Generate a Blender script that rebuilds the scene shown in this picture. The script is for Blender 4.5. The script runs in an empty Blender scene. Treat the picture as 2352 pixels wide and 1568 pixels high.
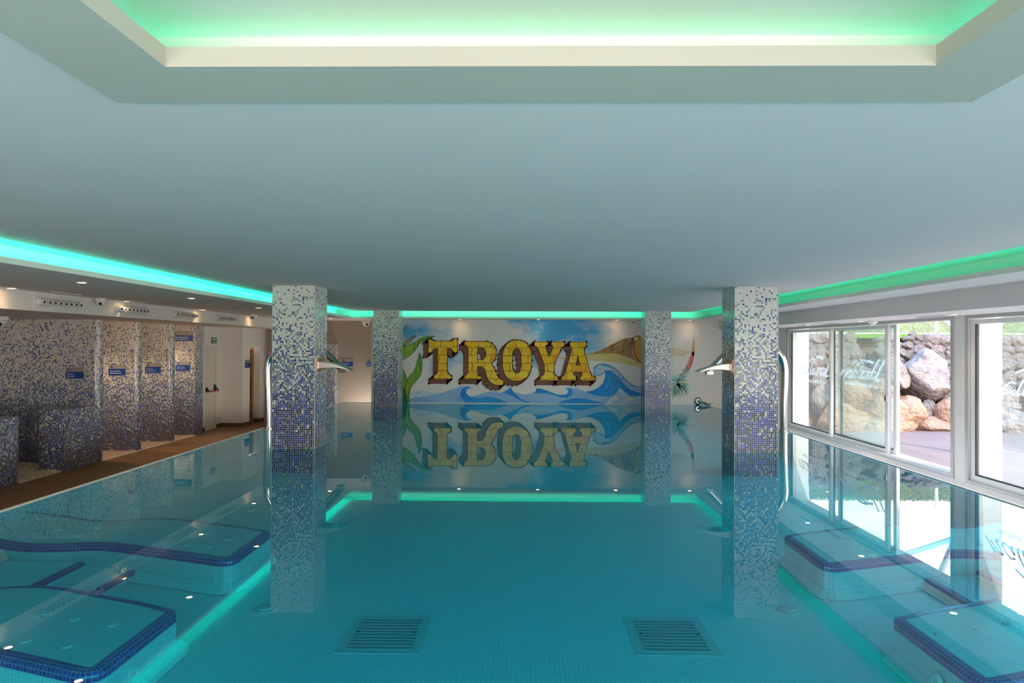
import bpy, math, random
from math import sin, cos, pi, radians, sqrt, floor, atan2
from mathutils import Vector, Matrix, noise
from mathutils.geometry import tessellate_polygon
random.seed(7)
S = bpy.context.scene
COL = S.collection
K = 0.69                      # all lengths below are written in units of 0.69 m

# ------------------------------------------------------------------ camera
ZC = 2.0
yaw, pitch, roll = radians(.85), radians(.36), radians(.25)
fw = Vector((-sin(yaw)*cos(pitch), cos(yaw)*cos(pitch), sin(pitch)))
rt = Vector((cos(yaw), sin(yaw), 0)); up = rt.cross(fw)
r2 = rt*cos(roll) + up*sin(roll); u2 = -rt*sin(roll) + up*cos(roll)
cd = bpy.data.cameras.new('camera'); cam = bpy.data.objects.new('camera', cd); COL.objects.link(cam)
cd.lens = 24; cd.sensor_width = 36; cd.clip_end = 400
M3 = Matrix((r2, u2, -fw)).transposed().to_4x4(); M3.translation = Vector((0, 0, ZC*K))
cam.matrix_world = M3
S.camera = cam

# ------------------------------------------------------------------ world, sun, area lights, exposure
w = bpy.data.worlds.new('sky'); S.world = w; w.use_nodes = True
nt = w.node_tree; bg = nt.nodes['Background']
tc = nt.nodes.new('ShaderNodeTexCoord'); sep = nt.nodes.new('ShaderNodeSeparateXYZ'); nt.links.new(tc.outputs['Generated'], sep.inputs[0])
rp = nt.nodes.new('ShaderNodeValToRGB'); nt.links.new(sep.outputs['Z'], rp.inputs[0])
rp.color_ramp.elements[0].position = 0.0; rp.color_ramp.elements[0].color = (1.0, .90, .80, 1)
rp.color_ramp.elements[1].position = .7; rp.color_ramp.elements[1].color = (.26, .50, 1.0, 1)
e = rp.color_ramp.elements.new(.38); e.color = (.98, .90, .84, 1)
nt.links.new(rp.outputs[0], bg.inputs[0]); bg.inputs[1].default_value = 2.8

def lamp(name, kind, loc, energy, color=(1, 1, 1), direction=None, **kw):
    d = bpy.data.lights.new(name, kind); d.energy = energy; d.color = color
    for k, v in kw.items(): setattr(d, k, v)
    o = bpy.data.objects.new(name, d); COL.objects.link(o); o.location = Vector(loc)*K
    if direction is not None: o.rotation_euler = Vector(direction).to_track_quat('-Z', 'Y').to_euler()
    return o
lamp('sun', 'SUN', (20, -20, 30), 2.7, (1.0, .93, .84), (-.30, .72, -.80), angle=.01)
lamp('back_fill_light', 'AREA', (0, -4.8, .25), 205, (1, .69, .60), (0, .85, .55), shape='RECTANGLE', size=9.0, size_y=1.3)  # unseen fill lamp, added behind the camera to brighten the ceiling

S.view_settings.view_transform = 'Standard'; S.view_settings.look = 'None'
S.view_settings.gamma = 1; S.view_settings.exposure = 1.5
S.view_settings.use_curve_mapping = False

# ------------------------------------------------------------------ materials
def new_mat(name):
    m = bpy.data.materials.new(name); m.use_nodes = True
    return m, m.node_tree, m.node_tree.nodes['Principled BSDF']
def simple(name, col, rough=.5, metal=0, spec=.5, emis=None, es=0):
    m, t, b = new_mat(name)
    b.inputs['Base Color'].default_value = (*col, 1); b.inputs['Roughness'].default_value = rough
    b.inputs['Metallic'].default_value = metal; b.inputs['Specular IOR Level'].default_value = spec
    if emis: b.inputs['Emission Color'].default_value = (*emis, 1); b.inputs['Emission Strength'].default_value = es
    return m
def N(t, typ, **kw):
    n = t.nodes.new(typ)
    for k, v in kw.items(): setattr(n, k, v)
    return n
def mth(t, op, a, b=None, c=None):
    n = t.nodes.new('ShaderNodeMath'); n.operation = op
    for i, v in enumerate((a, b, c)):
        if v is None: continue
        if isinstance(v, (int, float)): n.inputs[i].default_value = v
        else: t.links.new(v, n.inputs[i])
    return n.outputs[0]
def mixc(t, f, a, b):
    n = t.nodes.new('ShaderNodeMix'); n.data_type = 'RGBA'
    if isinstance(f, (int, float)): n.inputs[0].default_value = f
    else: t.links.new(f, n.inputs[0])
    for i, v in ((6, a), (7, b)):
        if isinstance(v, tuple): n.inputs[i].default_value = (*v[:3], 1)
        else: t.links.new(v, n.inputs[i])
    return n.outputs[2]
def noisy(name, a, b, scale=4, rough=.6, detail=4, bump=0, stretch=(1, 1, 1), lo=.35, hi=.65, spec=.5, bscale=None):
    m, t, bs = new_mat(name)
    tc = N(t, 'ShaderNodeTexCoord'); mp = N(t, 'ShaderNodeMapping'); mp.inputs['Scale'].default_value = stretch
    t.links.new(tc.outputs['Object'], mp.inputs[0])
    n = N(t, 'ShaderNodeTexNoise'); n.inputs['Scale'].default_value = scale; n.inputs['Detail'].default_value = detail
    t.links.new(mp.outputs[0], n.inputs['Vector'])
    mr = N(t, 'ShaderNodeMapRange'); mr.inputs[1].default_value = lo; mr.inputs[2].default_value = hi
    t.links.new(n.outputs[0], mr.inputs[0])
    t.links.new(mixc(t, mr.outputs[0], a, b), bs.inputs['Base Color'])
    bs.inputs['Roughness'].default_value = rough; bs.inputs['Specular IOR Level'].default_value = spec
    if bump:
        bp = N(t, 'ShaderNodeBump'); bp.inputs['Strength'].default_value = bump; bp.inputs['Distance'].default_value = .05
        src = n
        if bscale:
            src = N(t, 'ShaderNodeTexNoise'); src.inputs['Scale'].default_value = bscale; src.inputs['Detail'].default_value = 6
            t.links.new(mp.outputs[0], src.inputs['Vector'])
        t.links.new(src.outputs[0], bp.inputs['Height']); t.links.new(bp.outputs[0], bs.inputs['Normal'])
    return m
PITCH = .0357
def tile_grid(t, pitch, gap):
    """returns (mask of grout, tile id vector socket, u, v)"""
    uv = N(t, 'ShaderNodeUVMap'); sp = N(t, 'ShaderNodeSeparateXYZ'); t.links.new(uv.outputs[0], sp.inputs[0])
    u = mth(t, 'DIVIDE', sp.outputs[0], pitch); v = mth(t, 'DIVIDE', sp.outputs[1], pitch)
    fu = mth(t, 'FRACT', u); fv = mth(t, 'FRACT', v)
    g = mth(t, 'MAXIMUM', mth(t, 'LESS_THAN', fu, gap), mth(t, 'LESS_THAN', fv, gap))
    cmb = N(t, 'ShaderNodeCombineXYZ'); t.links.new(mth(t, 'FLOOR', u), cmb.inputs[0]); t.links.new(mth(t, 'FLOOR', v), cmb.inputs[1])
    return g, cmb.outputs[0], mth(t, 'FLOOR', v), sp.outputs[1]
def mosaic(name, stops, z0, z1, seed=0, white=(.84, .83, .78), grey=(.17, .25, .31), blue=(.012, .040, .34), black=(.012, .012, .03)):
    m, t, b = new_mat(name)
    g, idv, row, v = tile_grid(t, PITCH, .13)
    ad = N(t, 'ShaderNodeVectorMath'); ad.operation = 'ADD'; ad.inputs[1].default_value = (seed*37.0, seed*11.0, seed)
    t.links.new(idv, ad.inputs[0])
    wn = N(t, 'ShaderNodeTexWhiteNoise'); wn.noise_dimensions = '3D'; t.links.new(ad.outputs[0], wn.inputs[0])
    wn2 = N(t, 'ShaderNodeTexWhiteNoise'); wn2.noise_dimensions = '4D'; wn2.inputs[1].default_value = 5.3; t.links.new(ad.outputs[0], wn2.inputs[0])
    # mosaic sheets differ a little from one another
    cl = N(t, 'ShaderNodeTexNoise'); cl.inputs['Scale'].default_value = .11; cl.inputs['Detail'].default_value = 1; t.links.new(ad.outputs[0], cl.inputs['Vector'])
    r = mth(t, 'ADD', wn.outputs[0], mth(t, 'MULTIPLY', mth(t, 'SUBTRACT', cl.outputs[0], .5), .35))
    mr = N(t, 'ShaderNodeMapRange'); mr.inputs[1].default_value = z0; mr.inputs[2].default_value = z1; t.links.new(v, mr.inputs[0])
    cr = N(t, 'ShaderNodeValToRGB'); t.links.new(mr.outputs[0], cr.inputs[0])
    els = cr.color_ramp.elements
    for i, (z, c) in enumerate(stops):
        p = (z-z0)/(z1-z0)
        el = els[i] if i < 2 else els.new(p)
        el.position = p; el.color = (*c, 1)
    sc = N(t, 'ShaderNodeSeparateColor'); t.links.new(cr.outputs[0], sc.inputs[0])
    wv = mixc(t, wn2.outputs[0], white, tuple(c*.86 for c in white))
    gv = mixc(t, wn2.outputs[0], tuple(c*.75 for c in grey), tuple(c*1.35 for c in grey))
    bv = mixc(t, wn2.outputs[0], tuple(c*.7 for c in blue), tuple(min(1, c*1.5) for c in blue))
    c = mixc(t, mth(t, 'LESS_THAN', r, sc.outputs[2]), wv, gv)
    c = mixc(t, mth(t, 'LESS_THAN', r, sc.outputs[1]), c, bv)
    c = mixc(t, mth(t, 'LESS_THAN', r, sc.outputs[0]), c, black)
    c = mixc(t, g, c, (.70, .70, .66))
    t.links.new(c, b.inputs['Base Color'])
    t.links.new(mth(t, 'MULTIPLY_ADD', g, .5, .14), b.inputs['Roughness'])
    return m
COLSTOPS = [(-1, (.55, .88, .998)), (0, (.54, .87, .998)), (.6, (.38, .72, .975)), (1.1, (.15, .43, .85)), (1.6, (.07, .27, .68)), (2.0, (.02, .14, .46)), (2.4, (0, .06, .27)), (3.2, (0, .03, .13))]
WSTOPS = [(-.9, (.62, .88, .995)), (-.4, (.50, .80, .985)), (.1, (.25, .56, .95)), (.56, (.13, .40, .87)), (.95, (.03, .22, .68)), (1.4, (0, .11, .43)), (1.8, (0, .10, .36)), (2.6, (0, .05, .15))]
M = {}
M['mosaic'] = mosaic('blue white mosaic', COLSTOPS, -1, 3.2, 1)
M['mosaic_wall'] = mosaic('blue grey mosaic', WSTOPS, -.9, 2.6, 2, white=(.72, .68, .60))
def plain_tile(name, a, b, grout, gap=.10, rough=.2):
    m, t, bs = new_mat(name)
    g, idv, row, v = tile_grid(t, PITCH, gap)
    wn = N(t, 'ShaderNodeTexWhiteNoise'); wn.noise_dimensions = '3D'; t.links.new(idv, wn.inputs[0])
    c = mixc(t, wn.outputs[0], a, b); c = mixc(t, g, c, grout)
    t.links.new(c, bs.inputs['Base Color']); bs.inputs['Roughness'].default_value = rough
    return m
M['pool_tile'] = plain_tile('white pool tile', (.86, .90, .90), (.80, .85, .86), (.52, .60, .60))
M['blue_tile'] = plain_tile('cobalt edge tile', (.004, .028, .24), (.015, .07, .42), (.42, .56, .62), gap=.11)
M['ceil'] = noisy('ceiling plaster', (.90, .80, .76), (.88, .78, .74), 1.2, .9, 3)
M['frame_plaster'] = noisy('coffer plaster', (.64, .59, .49), (.61, .57, .48), 1.5, .85, 3)
M['wall'] = noisy('white wall paint', (.85, .81, .78), (.82, .79, .76), 1.5, .8, 3)
M['beige'] = noisy('taupe wall paint', (.42, .36, .30), (.38, .33, .28), 1.2, .8, 3)
M['ledge'] = noisy('painted ledge', (.80, .74, .71), (.77, .71, .68), 2, .6, 2)
M['white_plastic'] = simple('white plastic', (.78, .78, .76), .35)
M['dark'] = simple('black plastic', (.015, .015, .016), .4)
M['dim'] = simple('dark interior', (.05, .035, .025), .7)
M['steel'] = simple('polished steel', (.62, .60, .58), .12, 1)
M['steel_b'] = simple('brushed steel', (.55, .54, .52), .28, 1)
M['alu'] = simple('grey aluminium frame', (.50, .50, .50), .35, .2)
M['alu_w'] = simple('white aluminium', (.80, .80, .79), .35)
M['gasket'] = simple('black gasket', (.02, .02, .02), .6)
M['red'] = simple('red bar', (.55, .02, .02), .35)
M['door'] = simple('off white door', (.74, .70, .62), .45)
M['wood'] = noisy('sauna pine', (.42, .22, .08), (.30, .14, .05), 3, .5, 5, 0, (8, 8, .6))
M['sign_blue'] = simple('blue sign panel', (.005, .055, .33), .4)
M['sign_grey'] = simple('grey sign panel', (.33, .31, .28), .4)
M['sign_white'] = simple('white lettering', (.75, .77, .80), .5)
M['sign_green'] = simple('green sign', (.05, .16, .03), .5)
M['sign_pale'] = simple('pale pictogram', (.68, .75, .45), .5)
M['skirt'] = simple('brown skirting', (.13, .075, .04), .5)
M['tray'] = simple('shower tray', (.62, .45, .34), .45)
M['warm_lamp'] = simple('warm lamp glass', (1, .8, .55), .3, emis=(1, .62, .28), es=14)
M['rim'] = simple('lamp rim', (.75, .74, .72), .3)
M['pebble'] = noisy('cream pebble', (.86, .76, .58), (.70, .58, .40), 9, .6, 2)
M['leaf_g'] = noisy('hedge leaf', (.03, .11, .008), (.10, .20, .018), 5, .6, 2)
M['grass'] = noisy('lawn', (.07, .20, .008), (.11, .26, .012), 6, .8, 3)
M['patio'] = noisy('patio stone', (.155, .102, .084), (.12, .08, .07), 2.5, .8, 5, .15, (1, .4, 1))
M['soil'] = noisy('earth bank', (.22, .12, .07), (.10, .055, .035), 3, .9, 5, .5)
def deck():
    m, t, b = new_mat('wood look deck')
    uv = N(t, 'ShaderNodeUVMap'); sp = N(t, 'ShaderNodeSeparateXYZ'); t.links.new(uv.outputs[0], sp.inputs[0])
    v = mth(t, 'DIVIDE', sp.outputs[0], .22); fl = mth(t, 'FLOOR', v)
    wn = N(t, 'ShaderNodeTexWhiteNoise'); wn.noise_dimensions = '1D'; t.links.new(fl, wn.inputs['W'])
    mp = N(t, 'ShaderNodeMapping'); mp.inputs['Scale'].default_value = (6, .5, 1); t.links.new(uv.outputs[0], mp.inputs[0])
    n = N(t, 'ShaderNodeTexNoise'); n.inputs['Scale'].default_value = 4; n.inputs['Detail'].default_value = 6; t.links.new(mp.outputs[0], n.inputs['Vector'])
    c = mixc(t, n.outputs[0], (.30, .155, .055), (.16, .08, .028))
    c = mixc(t, mth(t, 'MULTIPLY', wn.outputs[0], .3), c, (.36, .20, .08))
    c = mixc(t, mth(t, 'LESS_THAN', mth(t, 'FRACT', v), .03), c, (.05, .03, .015))
    t.links.new(c, b.inputs['Base Color']); b.inputs['Roughness'].default_value = .5
    return m
M['deck'] = deck()
def rockmat(name, a, b, c2):
    m, t, bs = new_mat(name)
    tc = N(t, 'ShaderNodeTexCoord'); oi = N(t, 'ShaderNodeObjectInfo')
    n = N(t, 'ShaderNodeTexNoise'); n.inputs['Scale'].default_value = 2.2; n.inputs['Detail'].default_value = 8; n.inputs['Roughness'].default_value = .65
    t.links.new(tc.outputs['Object'], n.inputs['Vector'])
    n2 = N(t, 'ShaderNodeTexNoise'); n2.inputs['Scale'].default_value = 5.5; n2.inputs['Detail'].default_value = 6
    t.links.new(tc.outputs['Object'], n2.inputs['Vector'])
    mr = N(t, 'ShaderNodeMapRange'); mr.inputs[1].default_value = .38; mr.inputs[2].default_value = .62; t.links.new(n.outputs[0], mr.inputs[0])
    c = mixc(t, mr.outputs[0], a, b)
    mr2 = N(t, 'ShaderNodeMapRange'); mr2.inputs[1].default_value = .55; mr2.inputs[2].default_value = .7; t.links.new(n2.outputs[0], mr2.inputs[0])
    c = mixc(t, mr2.outputs[0], c, c2)
    c = mixc(t, mth(t, 'MULTIPLY', oi.outputs['Random'], .35), c, (.17, .16, .18))
    t.links.new(c, bs.inputs['Base Color']); bs.inputs['Roughness'].default_value = .9
    bp = N(t, 'ShaderNodeBump'); bp.inputs['Strength'].default_value = 1.0; bp.inputs['Distance'].default_value = .10
    t.links.new(n2.outputs[0], bp.inputs['Height']); t.links.new(bp.outputs[0], bs.inputs['Normal'])
    return m
M['rock'] = rockmat('pale grey rock', (.29, .22, .175), (.12, .10, .098), (.36, .24, .15))
M['rock_o'] = rockmat('ochre rock', (.38, .205, .11), (.25, .16, .11), (.43, .175, .07))

def glassmat(name, tint, ior, haze=0.0, hz=(.8, .85, .82), rough=0):
    m = bpy.data.materials.new(name); m.use_nodes = True; t = m.node_tree; t.nodes.clear()
    out = N(t, 'ShaderNodeOutputMaterial'); tr = N(t, 'ShaderNodeBsdfTransparent'); tr.inputs[0].default_value = (*tint, 1)
    gl = N(t, 'ShaderNodeBsdfGlossy'); gl.inputs['Roughness'].default_value = rough; gl.inputs[0].default_value = (1, 1, 1, 1)
    base = tr.outputs[0]
    if haze:
        df = N(t, 'ShaderNodeBsdfTranslucent'); df.inputs[0].default_value = (*hz, 1)
        mx0 = N(t, 'ShaderNodeMixShader'); mx0.inputs[0].default_value = haze
        t.links.new(base, mx0.inputs[1]); t.links.new(df.outputs[0], mx0.inputs[2]); base = mx0.outputs[0]
    fr = N(t, 'ShaderNodeFresnel'); ge = N(t, 'ShaderNodeNewGeometry')      # same reflectance seen from either side
    t.links.new(mth(t, 'MULTIPLY_ADD', ge.outputs['Backfacing'], 1/ior-ior, ior), fr.inputs[0])
    mx = N(t, 'ShaderNodeMixShader'); t.links.new(fr.outputs[0], mx.inputs[0]); t.links.new(base, mx.inputs[1]); t.links.new(gl.outputs[0], mx.inputs[2])
    t.links.new(mx.outputs[0], out.inputs[0])
    return m
M['water'] = glassmat('pool water', (.065, .725, .875), 1.33)
M['glass'] = glassmat('window glass', (.90, .95, .92), 1.45, .03)
def frostmat():
    m, t, b = new_mat('frosted lettering'); b.inputs['Base Color'].default_value = (.75, .78, .82, 1); b.inputs['Roughness'].default_value = .6
    tl = N(t, 'ShaderNodeBsdfTranslucent'); tl.inputs[0].default_value = (.62, .68, .76, 1)
    mx = N(t, 'ShaderNodeMixShader'); mx.inputs[0].default_value = .45; out = [n for n in t.nodes if n.type == 'OUTPUT_MATERIAL'][0]
    t.links.new(b.outputs[0], mx.inputs[1]); t.links.new(tl.outputs[0], mx.inputs[2]); t.links.new(mx.outputs[0], out.inputs[0])
    return m
M['frost'] = frostmat()
def led(name, col, s):
    return simple(name, (.1, .1, .1), .5, emis=col, es=s)
M['led_l'] = led('cyan green led', (.0, 1.0, .72), 5)
M['led_r'] = led('green led right', (.0, 1.0, .50), 1.6)
M['led_f'] = led('green led far', (.0, 1.0, .55), 3.5)
M['led_c'] = led('green led coffer', (.0, 1.0, .62), 5.5)

M['pool_plate'] = simple('drain plastic', (.52, .60, .60), .5)
M['pit_shade'] = simple('drain pit', (.04, .06, .10), .9)
M['sheen'] = simple('pale corner bead', (.62, .62, .60), .3)
M['copper'] = simple('warm metal plate', (.55, .36, .26), .3, .8)
M['bench_top'] = plain_tile('bench top mosaic', (.10, .13, .22), (.24, .28, .32), (.50, .50, .48))
M['hole_shade'] = simple('nozzle hole shade', (.10, .065, .03), .5, .3)
M['bal_glass'] = glassmat('balustrade glass', (.94, .96, .93), 1.45, .03, (.8, .8, .75))

# ------------------------------------------------------------------ mesh building
WORLD = {}
class MB:
    def __init__(s): s.v = []; s.f = []; s.m = []; s.uv = []; s.mats = []
    def mi(s, mat):
        if mat not in s.mats: s.mats.append(mat)
        return s.mats.index(mat)
    def face(s, pts, mat, uv=None):
        i = len(s.v); pts = [Vector(p) for p in pts]; s.v += pts; s.f.append(tuple(range(i, i+len(pts)))); s.m.append(s.mi(mat))
        if uv is None:
            n = Vector((0, 0, 0))
            for k in range(1, len(pts)-1): n += (pts[k]-pts[0]).cross(pts[k+1]-pts[0])
            a = [abs(c) for c in n]
            if a[2] >= a[0] and a[2] >= a[1]: uv = [(p.x, p.y) for p in pts]
            elif a[0] >= a[1]: uv = [(p.y, p.z) for p in pts]
            else: uv = [(p.x, p.z) for p in pts]
        s.uv.append(uv); return s
    def grid(s, rows, mat, closed=False, uvs=None):
        """shared vertex patch: rows of points"""
        base = len(s.v); nc = len(rows[0])
        for r in rows: s.v += [Vector(p) for p in r]
        mi = s.mi(mat)
        for a in range(len(rows)-1):
            for c in range(nc if closed else nc-1):
                d = (c+1) % nc
                s.f.append((base+a*nc+c, base+a*nc+d, base+(a+1)*nc+d, base+(a+1)*nc+c)); s.m.append(mi)
                if uvs: s.uv.append([uvs[a][c], uvs[a][d], uvs[a+1][d], uvs[a+1][c]])
                else: s.uv.append([(0, 0)]*4)
        return s
    def box(s, x0, x1, y0, y1, z0, z1, mat):
        p = lambda x, y, z: (x, y, z)
        s.face([p(x0,y0,z0), p(x1,y0,z0), p(x1,y0,z1), p(x0,y0,z1)], mat)
        s.face([p(x1,y1,z0), p(x0,y1,z0), p(x0,y1,z1), p(x1,y1,z1)], mat)
        s.face([p(x0,y1,z0), p(x0,y0,z0), p(x0,y0,z1), p(x0,y1,z1)], mat)
        s.face([p(x1,y0,z0), p(x1,y1,z0), p(x1,y1,z1), p(x1,y0,z1)], mat)
        s.face([p(x0,y0,z1), p(x1,y0,z1), p(x1,y1,z1), p(x0,y1,z1)], mat)
        s.face([p(x0,y1,z0), p(x1,y1,z0), p(x1,y0,z0), p(x0,y0,z0)], mat)
        return s
    def poly(s, pts, mat, holes=(), uv=None):
        loops = [[Vector(p) for p in pts]] + [[Vector(p) for p in h] for h in holes]
        flat = [p for l in loops for p in l]
        for tri in tessellate_polygon(loops): s.face([flat[i] for i in tri], mat)
        return s
    def prism(s, pts, z0, z1, mat, topmat=None, bottom=True):
        """vertical prism with running perimeter UV, pts CCW 2D"""
        n = len(pts); u = 0
        for i in range(n):
            a, b = pts[i], pts[(i+1) % n]; L = sqrt((a[0]-b[0])**2 + (a[1]-b[1])**2)
            s.face([(a[0],a[1],z0), (b[0],b[1],z0), (b[0],b[1],z1), (a[0],a[1],z1)], mat, [(u,z0), (u+L,z0), (u+L,z1), (u,z1)]); u += L
        s.poly([(p[0], p[1], z1) for p in pts], topmat or mat)
        if bottom: s.poly([(p[0], p[1], z0) for p in reversed(pts)], mat)
        return s
    def tube(s, path, r, mat, n=12, caps=True):
        path = [Vector(p) for p in path]; rows = []; ref = None
        for i, p in enumerate(path):
            d = (path[min(i+1, len(path)-1)] - path[max(i-1, 0)]).normalized()
            if ref is None: ref = Vector((0, 0, 1)) if abs(d.z) < .9 else Vector((1, 0, 0))
            a = (ref - d*ref.dot(d)).normalized(); ref = a; b = d.cross(a)
            rr = r[i] if isinstance(r, (list, tuple)) else r
            rows.append([p + (a*cos(2*pi*k/n) + b*sin(2*pi*k/n))*rr for k in range(n)])
        s.grid(rows, mat, True)
        if caps:
            s.face(list(reversed(rows[0])), mat); s.face(rows[-1], mat)
        return s
    def lathe(s, c, axis, prof, mat, n=20, cap=True):
        """prof: list of (distance along axis, radius)"""
        c = Vector(c); d = Vector(axis).normalized(); ref = Vector((0, 0, 1)) if abs(d.z) < .9 else Vector((1, 0, 0))
        a = (ref - d*ref.dot(d)).normalized(); b = d.cross(a)
        rows = [[c + d*h + (a*cos(2*pi*k/n) + b*sin(2*pi*k/n))*max(r, 1e-4) for k in range(n)] for h, r in prof]
        s.grid(rows, mat, True)
        if cap: s.face(rows[-1], mat)
        return s
    def build(s, name, parent=None, origin=None, smooth=False, kind=None):
        if parent is not None: org = WORLD[parent.name]
        else: org = Vector(origin) if origin is not None else Vector((0, 0, 0))
        me = bpy.data.meshes.new(name)
        me.from_pydata([(p-org)*K for p in s.v], [], s.f)
        for m in s.mats: me.materials.append(M[m])
        me.polygons.foreach_set('material_index', s.m)
        ul = me.uv_layers.new(name='UVMap'); flat = [c for f in s.uv for p in f for c in p]
        ul.data.foreach_set('uv', flat)
        if smooth:
            me.polygons.foreach_set('use_smooth', [True]*len(s.f))
            try: me.set_sharp_from_angle(angle=radians(40))
            except Exception: pass
        me.update()
        o = bpy.data.objects.new(name, me); COL.objects.link(o)
        if parent is not None: o.parent = parent
        else: o.location = org*K
        WORLD[o.name] = org
        if kind: o['kind'] = kind
        return o
def empty(name, loc, label=None, cat=None, group=None, kind=None):
    o = bpy.data.objects.new(name, None); COL.objects.link(o); o.location = Vector(loc)*K; o.empty_display_size = .1
    WORLD[o.name] = Vector(loc)
    tag(o, label, cat, group, kind); return o
def tag(o, label=None, cat=None, group=None, kind=None):
    if label: o['label'] = label
    if cat: o['category'] = cat
    if group: o['group'] = group
    if kind: o['kind'] = kind
    return o
def copy_tree(o, loc=None, parent=None, label=None):
    c = o.copy(); COL.objects.link(c)
    if parent is not None: c.parent = parent
    if loc is not None: c.location = Vector(loc)*K
    WORLD[c.name] = Vector(loc) if loc is not None else WORLD[o.name]
    if label: c['label'] = label
    for ch in [x for x in bpy.data.objects if x.parent == o]: copy_tree(ch, None, c)
    return c
def struct(name, mb, parent=None): return mb.build(name, parent, None, False, 'structure' if parent is None else None)
def smooth_line(pts, n=5, closed=False):
    P = [Vector(p) for p in pts]; out = []; L = len(P)
    rng = range(L if closed else L-1)
    for i in rng:
        p0 = P[(i-1) % L] if closed or i > 0 else P[0]; p1 = P[i]; p2 = P[(i+1) % L]; p3 = P[(i+2) % L] if closed or i+2 < L else P[-1]
        for k in range(n):
            t = k/n
            out.append(.5*((2*p1) + (-p0+p2)*t + (2*p0-5*p1+4*p2-p3)*t*t + (-p0+3*p1-3*p2+p3)*t**3))
    if not closed: out.append(P[-1])
    return out
_fonts = {}
def text_mesh(txt, size, bold=False):
    """returns (verts2d, faces) of a text laid out from origin, left aligned"""
    key = (txt, size, bold)
    if key not in _fonts:
        cu = bpy.data.curves.new('lettering', 'FONT'); cu.body = txt; cu.size = size; cu.resolution_u = 3
        if bold: cu.offset = size*.02
        ob = bpy.data.objects.new('lettering', cu); COL.objects.link(ob)
        bpy.context.view_layer.update()
        me = bpy.data.meshes.new_from_object(ob)
        _fonts[key] = ([tuple(v.co) for v in me.vertices], [tuple(p.vertices) for p in me.polygons])
        bpy.data.objects.remove(ob); bpy.data.meshes.remove(me); bpy.data.curves.remove(cu)
    return _fonts[key]
def add_text(mb, txt, size, org, ux, uz, mat, bold=False):
    vs, fs = text_mesh(txt, size, bold); org = Vector(org); ux = Vector(ux); uz = Vector(uz)
    for f in fs: mb.face([org + ux*vs[i][0] + uz*vs[i][1] for i in f], mat)

# ================================================================== ROOM
YB, YF = -7.0, 23.6
# --- ceiling slabs
c = MB()
hx0, hx1, hy0, hy1 = -1.80, 1.96, -2.4, 3.03          # coffer opening
CX0, CX1, CY1 = -5.7, 5.6, 22.6
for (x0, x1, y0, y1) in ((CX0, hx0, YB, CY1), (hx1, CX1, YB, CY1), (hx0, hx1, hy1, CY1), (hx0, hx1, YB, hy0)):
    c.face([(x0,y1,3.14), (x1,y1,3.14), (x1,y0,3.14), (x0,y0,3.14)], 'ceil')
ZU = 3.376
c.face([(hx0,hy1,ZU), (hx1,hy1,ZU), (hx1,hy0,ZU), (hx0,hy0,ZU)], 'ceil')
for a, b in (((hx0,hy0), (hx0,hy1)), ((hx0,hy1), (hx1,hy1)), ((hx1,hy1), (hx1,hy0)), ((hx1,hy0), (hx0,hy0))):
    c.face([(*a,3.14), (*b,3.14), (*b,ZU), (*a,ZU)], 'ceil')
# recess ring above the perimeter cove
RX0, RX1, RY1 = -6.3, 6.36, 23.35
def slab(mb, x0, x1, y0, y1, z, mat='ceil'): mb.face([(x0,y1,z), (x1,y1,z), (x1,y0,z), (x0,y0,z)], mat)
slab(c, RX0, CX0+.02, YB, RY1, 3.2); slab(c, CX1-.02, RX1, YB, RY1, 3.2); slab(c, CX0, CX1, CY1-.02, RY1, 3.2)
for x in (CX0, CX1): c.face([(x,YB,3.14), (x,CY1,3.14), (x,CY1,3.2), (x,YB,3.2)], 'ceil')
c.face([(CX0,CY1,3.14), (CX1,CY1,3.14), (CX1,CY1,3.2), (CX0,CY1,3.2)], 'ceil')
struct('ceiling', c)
# recess back walls
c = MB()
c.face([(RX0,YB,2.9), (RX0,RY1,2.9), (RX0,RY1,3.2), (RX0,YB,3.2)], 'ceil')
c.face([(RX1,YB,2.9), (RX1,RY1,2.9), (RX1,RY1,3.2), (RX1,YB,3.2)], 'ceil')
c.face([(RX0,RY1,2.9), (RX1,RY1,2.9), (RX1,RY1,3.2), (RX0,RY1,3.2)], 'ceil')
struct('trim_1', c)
# roof above everything keeps daylight out
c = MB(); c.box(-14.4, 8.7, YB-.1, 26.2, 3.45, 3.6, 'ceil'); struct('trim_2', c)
# lower soffit with upstand lip on three sides
LXl, LXr, LYf = -5.78, 5.85, 22.95
FXl, FXr = -8.45, 6.78
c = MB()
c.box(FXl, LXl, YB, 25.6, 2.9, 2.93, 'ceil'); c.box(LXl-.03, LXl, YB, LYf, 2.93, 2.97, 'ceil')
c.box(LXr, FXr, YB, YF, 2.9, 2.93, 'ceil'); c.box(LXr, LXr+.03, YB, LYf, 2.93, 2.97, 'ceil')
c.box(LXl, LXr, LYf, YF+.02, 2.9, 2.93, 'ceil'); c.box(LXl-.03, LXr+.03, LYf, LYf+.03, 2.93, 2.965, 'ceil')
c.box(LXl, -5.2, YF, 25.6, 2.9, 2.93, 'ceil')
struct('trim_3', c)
# left bulkhead and its lower soffit
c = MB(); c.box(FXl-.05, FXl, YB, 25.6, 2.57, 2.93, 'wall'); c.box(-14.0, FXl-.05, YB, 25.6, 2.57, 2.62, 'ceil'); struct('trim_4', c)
# right beam
c = MB(); c.box(FXr, 7.97, YB, YF, 2.58, 3.2, 'ceil'); struct('trim_5', c)
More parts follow.
